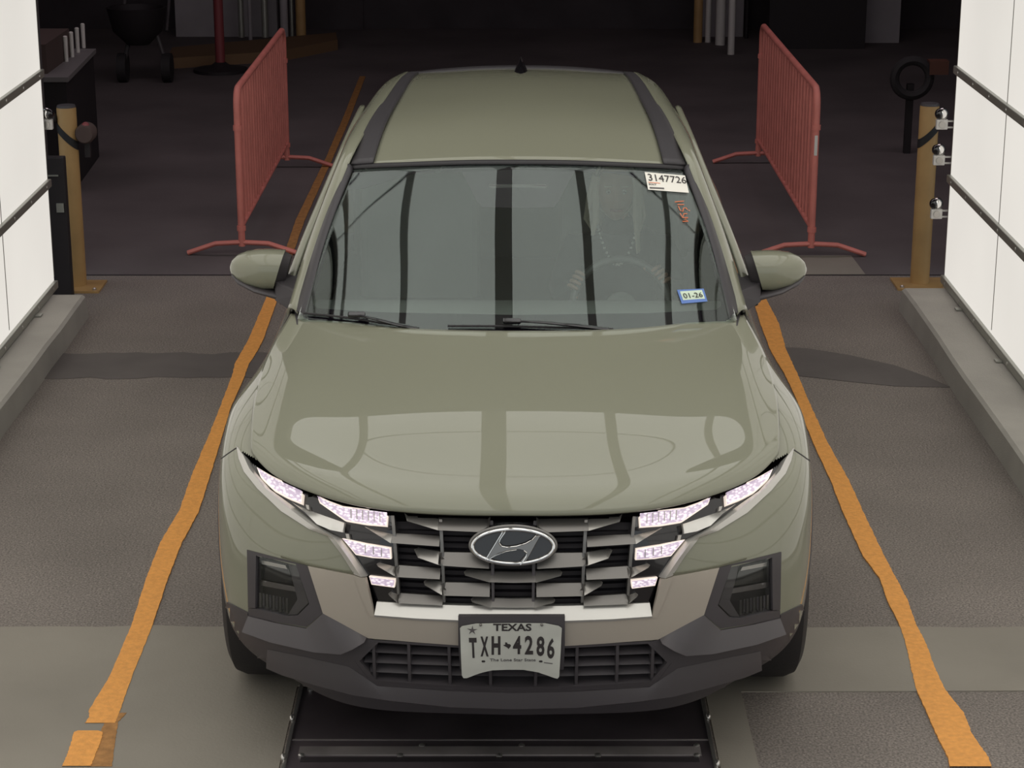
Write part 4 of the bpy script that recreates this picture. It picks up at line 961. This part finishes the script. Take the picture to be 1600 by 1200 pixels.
# ------------------------------------------------------------------ light walls, ceiling
RAILZ = [.150, .71, 1.30, 1.89, 2.48, 3.07, 3.66]
def lightwall(x, sg, y1, lab, seams):
    t = empty('light_wall', (x, y1, 0), label=lab, cat='light panel')
    o = Vector((x, y1, 0))
    ys = [y1] + seams
    for a, b in zip(ys[:-1], ys[1:]):
        for z0, z1 in zip(RAILZ[:-1], RAILZ[1:]):
            MB().box(Vector((x + sg * .01, (a + b) / 2, (z0 + z1) / 2)) - o, (.016, abs(a - b) - .010, z1 - z0 - .006)).build('diffuser_panel', LITSIDE, t)
    for z in RAILZ:
        MB().box(Vector((x - sg * .004, (ys[0] + ys[-1]) / 2, z)) - o, (.030, ys[0] - ys[-1], .042)).build('rail', ALU, t, bevel=.004)
        if z < 2:
            for k in range(12): MB().ball(Vector((x - sg * .020, y1 - .12 - k * .38, z)) - o, .010, 6, (.5, 1, 1)).build('rail_bolt', BOLT, t)
    for a in ys: MB().box(Vector((x + sg * .012, a, 1.96)) - o, (.022, .012, 3.54)).build('mullion', ALU, t)
    MB().box(Vector((x + sg * .10, (ys[0] + ys[-1]) / 2, 1.965)) - o, (.14, ys[0] - ys[-1] + .02, 3.55)).build('back_box', DARKW, t)
    for k in range(6): 
        MB().add([p for p in [Vector((x - sg * .05 + dx, y1 - .6 - k * .95 + dy, .128 + dz)) - o for dx, dy, dz in ((0, 0, 0), (sg * .05, 0, 0), (sg * .05, .05, 0), (0, .05, 0), (0, 0, .006), (sg * .05, 0, .006), (sg * .05, .05, .006), (0, .05, .006))]], [(0, 1, 2, 3), (4, 5, 6, 7), (0, 4, 5, 1), (3, 2, 6, 7), (0, 3, 7, 4), (1, 5, 6, 2)]).build('foot_clip', ALU, t)
    return t
SE = [4.43 - 1.03 * k for k in range(9)]
lightwall(-2.49, -1, 5.50, 'tall white light wall on the left of the photo, two grey rails in view', [4.43 - 1.03 * k for k in range(9)])
lightwall(2.375, 1, 5.62, 'tall white light wall on the right of the photo, with an upright seam', [4.43 - 1.03 * k for k in range(9)])
CZ = 3.9; RIBX = [-2.47, -2.15, -1.17, -.13, .67, 1.65, 2.36]; CY0, CY1 = -3.6, 3.7
ct = empty('ceiling_light', (0, 0, CZ), label='luminous ceiling of the photo bay above the truck, outside the frame', cat='light panel')
CYS = [CY1, 3.05, 2.45, -.6, -3.6]
for a, b in zip(RIBX[:-1], RIBX[1:]):
    for y0, y1 in zip(CYS[1:], CYS[:-1]):
        MB().box(((a + b) / 2, (y0 + y1) / 2, 0), (b - a - .01, y1 - y0 - .035, .02)).build('diffuser_panel', LITCEIL, ct)
for i, x in enumerate(RIBX): MB().box((x, (CY0 + CY1) / 2, -.02), (.16 if i == 3 else .085, CY1 - CY0, .05)).build('rail', RIB, ct)
MB().box((0, .5, CZ + .2), (7, 12.4, .1)).build('ceiling', DARKW, kind='structure')
# garage around the opening
MB().box((0, JY + .12, 4.6), (16, .2, 2.6)).build('wall_front', DARKW, kind='structure')
for s in (-1, 1):
    MB().box((s * 4.9, JY + .12, 1.65), (4.4, .2, 3.3)).build('wall_' + ('left' if s < 0 else 'right'), DARKW, kind='structure')
    MB().box((s * 8.0, 11.6, 2.9), (.2, 10.8, 5.8)).build('wall_' + ('left' if s < 0 else 'right'), DARKW, kind='structure')
MB().box((0, 11.6, 5.9), (16.2, 10.9, .1)).build('ceiling', DARKW, kind='structure')
MB().box((0, 17.0, 2.9), (16.2, .2, 5.8)).build('wall_back', DARKW, kind='structure')
MB().box((-2.95, 16.35, 2.2), (1.05, .12, 4.4)).build('wall_back', GREYW, kind='structure')
MB().box((-1.95, 16.9, 2.2), (.75, .08, 4.4)).build('wall_back', DARKW, kind='structure')
MB().box((2.18, 16.35, 2.2), (.42, .12, 4.4)).build('wall_back', GREYW, kind='structure')
MB().box((3.75, 15.9, 2.2), (.35, .12, 4.4)).build('wall_back', GREYW, kind='structure')
dr = MB().box((3.03, 15.45, 1.2), (.96, .08, 2.4)).build('door_1', VOID, kind='structure')

al = bpy.data.lights.new('garage_fill', 'AREA'); al.shape = 'RECTANGLE'; al.size = 12; al.size_y = 2.2; al.energy = 95; al.color = (1, .84, .90)  # added fill light, out of view, lifting the dark garage interior
ao = bpy.data.objects.new('garage_fill', al); COL.objects.link(ao); ao.location = (0, 8.2, 5.6)
# ------------------------------------------------------------------ bollards, sensors
def D(px, py, dist):          # point at this ground distance from the camera
    d = CR @ Vector(((px - 800) / FPX, (600 - py) / FPX, -1)); return CAM + d * (dist / d.y)
def bollard(x, y, h, r, lab, strap=True, grp=None, base=True):
    t = empty('bollard', (x, y, 0), label=lab, cat='bollard')
    MB().lathe((0, 0, 0), [(r, .0), (r, h - .01), (r * .96, h)], 32).build('post', YEL, t, smooth=True)
    MB().lathe((0, 0, 0), [(r * 1.0, h), (r * .9, h + .012), (.001, h + .016)], 32).build('cap', PLAST, t, smooth=True)
    if base: MB().box((0.0, -.02, .006), (.30, .26, .012)).build('base_plate', YEL, t)
    if base:
        for a, b in ((-.12, -.12), (.12, -.12)): MB().lathe((a, b, .012), [(.012, 0), (.012, .01), (.004, .014)], 8).build('bolt', BOLT, t)
    if strap:
        sg = strap; V = []
        for i in range(25):
            a = math.radians(180 + 180 * i / 24); z = h - .155 + sg * .055 * math.cos(a) * 1.0 - .02 * math.sin(a) * 0
            V += [((r + .004) * math.cos(a), (r + .004) * math.sin(a), z + .02), ((r + .004) * math.cos(a), (r + .004) * math.sin(a), z - .03)]
        mk('strap', V, [(2 * i, 2 * i + 1, 2 * i + 3, 2 * i + 2) for i in range(24)], STRAP, t, solid=.003)
        MB().ball((-sg * .0 + (-.07 if x < 0 else .07), -.02, h - .06), .03, 8, (.7, 1, 1)).build('strap_buckle', STRAP, t, smooth=True)
    return t
b1 = G0(121, 448); b2 = G0(1438, 446)
bollard(b1.x, b1.y, 1.03, .054, 'yellow bollard with a black strap at the end of the left light wall', -1)
bollard(b2.x, b2.y + .03, 1.03, .054, 'yellow bollard with a black strap at the end of the right light wall', 1)
def sensor(px, py, sg, lab, dist=11.3):
    c = D(px, py, dist); t = empty('bracket_lamp', c, label=lab, cat='sensor', group='sensors on light wall ends')
    MB().box((0, 0, -.035), (.062, .03, .055)).build('bracket', WHITE, t, bevel=.004)
    MB().lathe((0, -.016, -.035), [(.018, 0), (.018, -.006), (.010, -.006)], 16, 'Y').build('pivot', SILV, t, smooth=True)
    MB().ball((0, 0, .022), .034, 10).build('dome', CHROME, t, smooth=True)
    MB().ball((-sg * .012, -.004, .022), .030, 10).build('cover', GLOSSB, t, smooth=True)
    for z in (-.018, -.052): MB().box((sg * .055, 0, z), (.06, .012, .008)).build('arm', WHITE, t)
sensor(1472, 184, 1, 'topmost of the three chrome domed sensors on the right light wall')
sensor(1467.5, 240, 1, 'middle of the three chrome domed sensors on the right light wall')
sensor(1463.5, 324, 1, 'lowest of the three chrome domed sensors on the right light wall')
sensor(73, 184, -1, 'white sensor bracket beside the left yellow bollard', 11.2)
cb0 = D(72, 215, 11.42); cb = empty('control_box', (cb0.x, cb0.y, 0), label='dark upright control box at the left light wall, under the white bracket', cat='box')
MB().box((.03, 0, .40), (.13, .06, .80)).build('housing', VOID, cb, bevel=.006); MB().box((.03, -.035, .70), (.06, .01, .008)).build('tab', ALU, cb); MB().box((.06, -.035, .52), (.04, .01, .05)).build('tab', ALU, cb)
# red motor thing right of the left bollard
rm_ = empty('wall_motor', D(134, 208, 11.66), label='dark red cylinder mounted just right of the left bollard top', cat='motor')
MB().lathe((0, 0, 0), [(.045, -.05), (.055, -.03), (.055, .05), (.04, .06)], 20, 'Y').build('drum', BROWN, rm_, smooth=True); MB().ball((.005, -.02, .045), .022, 8).build('knob', DKRED, rm_, smooth=True)
MB().box((0, .03, -.09), (.03, .03, .10)).build('stem', VOID, rm_)

# ------------------------------------------------------------------ barricades
def barricade(x, y0, y1, foot_dir, lab, ztop=1.0):
    t = empty('crowd_barrier', (x, y0, 0), label=lab, cat='barrier', group='red steel crowd barriers')
    L = y1 - y0; zb = .17; rr = .021
    pts = [(0, 0, .055)]
    pts += [(0, 0, ztop - .10)] + [(0, .10 - .10 * math.cos(a), ztop - .10 + .10 * math.sin(a)) for a in np.linspace(.2, math.pi / 2, 6)]
    pts += [(0, L - .10 + .10 * math.sin(a), ztop - .10 + .10 * math.cos(a)) for a in np.linspace(0, math.pi / 2, 6)] + [(0, L, .055)]
    MB().tube(pts, rr, 12).build('frame', RED, t, smooth=True)
    MB().tube([(0, 0, zb), (0, L, zb)], .014, 10).build('bottom_rail', RED, t, smooth=True)
    n = 21
    for i in range(1, n): MB().tube([(0, L * i / n, zb), (0, L * i / n, ztop - .01)], .0095, 8, caps=False).build('baluster', RED, t, smooth=True)
    for yy in (0, L):
        MB().tube([(-.33, yy, .012), (-.16, yy, .07), (.0, yy, .078), (.16, yy, .07), (.33, yy, .012)], .019, 10, flat=.8).build('foot', RED, t, smooth=True)
        MB().lathe((0, yy, .15), [(.027, 0), (.027, .03)], 12).build('collar', RED, t); MB().lathe((0, yy, ztop - .24), [(.027, 0), (.027, .03)], 12).build('collar', RED, t)
    if foot_dir > 0: MB().box((-.0, -.024, .68), (.018, .002, .12)).build('label_sticker', WHITE, t, label='white label on the end post')
    return t
barricade(-1.63, 6.78, 9.45, -1, 'red crowd barrier standing left of the truck in the garage')
barricade(1.80, 6.74, 9.60, 1, 'red crowd barrier standing right of the truck in the garage', 1.01)

# ------------------------------------------------------------------ things deep in the garage
def at0(px, py): p = G0(px, py); return p.x, p.y
x, y = at0(345, 112); t = empty('red_post', (x, y, 0), label='thin dark red post on a round base at the back left of the garage', cat='post')
MB().lathe((0, 0, 0), [(.045, 0), (.045, 3.0)], 16).build('pole', DKRED, t, smooth=True); MB().lathe((0, 0, 0), [(.25, 0), (.25, .03), (.1, .05), (.05, .09)], 32).build('base', VOID, t, smooth=True)
x, y = at0(471, 68); bollard(x, y, 1.2, .05, 'distant yellow bollard at the back left beside the pipes', 0, base=False)
x, y = at0(1090, 66); bollard(x, y, 1.2, .045, 'distant yellow bollard at the back right beside the white pipes', 0, base=False)
MB().add([(*gp([(262, 108)])[0], 0), (*gp([(440, 96)])[0], 0), (*gp([(528, 78)])[0], 0), (*gp([(525, 66)])[0], 0), (*gp([(270, 90)])[0], 0)] + [(*gp([(262, 108)])[0], .10), (*gp([(440, 96)])[0], .10), (*gp([(528, 78)])[0], .10), (*gp([(525, 66)])[0], .10), (*gp([(270, 90)])[0], .10)], [(5, 6, 7, 8, 9)] + [(i, (i + 1) % 5, (i + 1) % 5 + 5, i + 5) for i in range(5)]).build('low_kerb', mat('dull_yellow', (.17, .10, .05), .8), label='low dull yellow kerb along the back left wall', cat='curb')
for i, (px, r_) in enumerate(((378, .03), (392, .02), (415, .035), (445, .04), (457, .02))):
    x, y = at0(px, 66 + (i % 2) * 4); MB().lathe((x, y, 0), [(r_, .05), (r_, 3.2)], 10).build('wall_pipe', GREYW if i % 2 else ALU, smooth=True, label='upright pipe on the back left wall, %s' % ('first right of the red post', 'second right of the red post', 'middle of the row', 'thick one beside the bollard', 'thin one beside the bollard')[i], cat='pipe', group='pipes on the back left wall')
for i, (px, py, r_) in enumerate(((1106, 66, .03), (1125, 70, .05), (1142, 85, .035), (1166, 60, .02))):
    x, y = at0(px, py); MB().lathe((x, y, 0), [(r_, .0), (r_, 3.2)], 10).build('wall_pipe', WHITE if i < 3 else VOID, smooth=True, label='upright pipe on the back right wall, %s' % ('nearest the distant bollard', 'thickest of the row', 'reaching lowest of the row', 'dark thin one at the right end')[i], cat='pipe', group='pipes on the back right wall')
# workbench with a box of white tubes, far left
c0 = G0(106, 121, .8); c1 = G0(150, 76, .8); c2 = Vector((-3.75, c1.y, .8)); c3 = Vector((-3.75, c0.y, .8)); o0 = Vector((c0.x, c0.y, 0))
t = empty('workbench', o0, label='dark workbench with a pale top edge at the far left of the garage', cat='workbench')
V = [(p.x - o0.x, p.y - o0.y) for p in (c0, c1, c2, c3)]
mk('worktop', [(a, b, .80) for a, b in V] + [(a, b, .768) for a, b in V], [(0, 1, 2, 3), (7, 6, 5, 4)] + [(i, i + 4, (i + 1) % 4 + 4, (i + 1) % 4) for i in range(4)], mat('pale_edge', (.16, .15, .15), .6), t)
mk('cabinet', [(a - .02, b * .97 + .03, .768) for a, b in V] + [(a - .02, b * .97 + .03, 0) for a, b in V], [(i, i + 4, (i + 1) % 4 + 4, (i + 1) % 4) for i in range(4)], VOID, t)
MB().box((c0.x - .37, c0.y + .55, .90), (.40, .8, .20)).build('cardboard_box', BROWN, label='dark brown box standing on the workbench', cat='box')
for i in range(4):
    c = G0(104 + i * 9, 96 - i * 7, .8); MB().lathe((c.x, c.y, .80), [(.014, 0), (.016, .175), (.010, .18)], 12).build('white_tube', WHITE, smooth=True, label='slim white tube on the workbench, %s of the row of four' % ('nearest the camera', 'second from the camera', 'third from the camera', 'farthest from the camera')[i], cat='tube', group='white tubes on the workbench')
# spreader cart
x, y = at0(228, 128); t = empty('hopper_cart', (x, y, 0), label='black wheeled hopper cart standing at the back left', cat='cart')
MB().lathe((-.05, 0, 0), [(.10, .34), (.22, .46), (.26, .64), (.27, .67), (.24, .67), (.2, .55)], 24).build('hopper', VOID, t, smooth=True)
for s in (-1, 1):
    MB().lathe((s * .2, 0, .13), [(.05, -.04), (.13, -.04), (.13, .04), (.05, .04)], 24, 'X').build('wheel', RUBBER, t, smooth=True)
    MB().tube([(s * .2, 0, .13), (s * .12, 0, .42)], .02, 8).build('leg', PLAST2, t)
    MB().tube([(s * .2, .05, .45), (s * .2, .5, .95)], .015, 8).build('handle', PLAST2, t)
# hose reel
c = D(1425, 122, 15.6); t = empty('hose_reel', c, label='dark hose reel hanging at the far right of the garage', cat='reel')
MB().tube([(.13 * math.cos(a), 0, .13 * math.sin(a)) for a in np.linspace(0, 2 * math.pi, 33)], .035, 8, caps=False).build('hose', RUBBER, t, smooth=True)
MB().box((0, .05, -.5), (.05, .05, .9)).build('stand', VOID, t); MB().box((.19, .02, .08), (.14, .12, .10)).build('motor', ORBOX, t, label='dull orange motor housing')
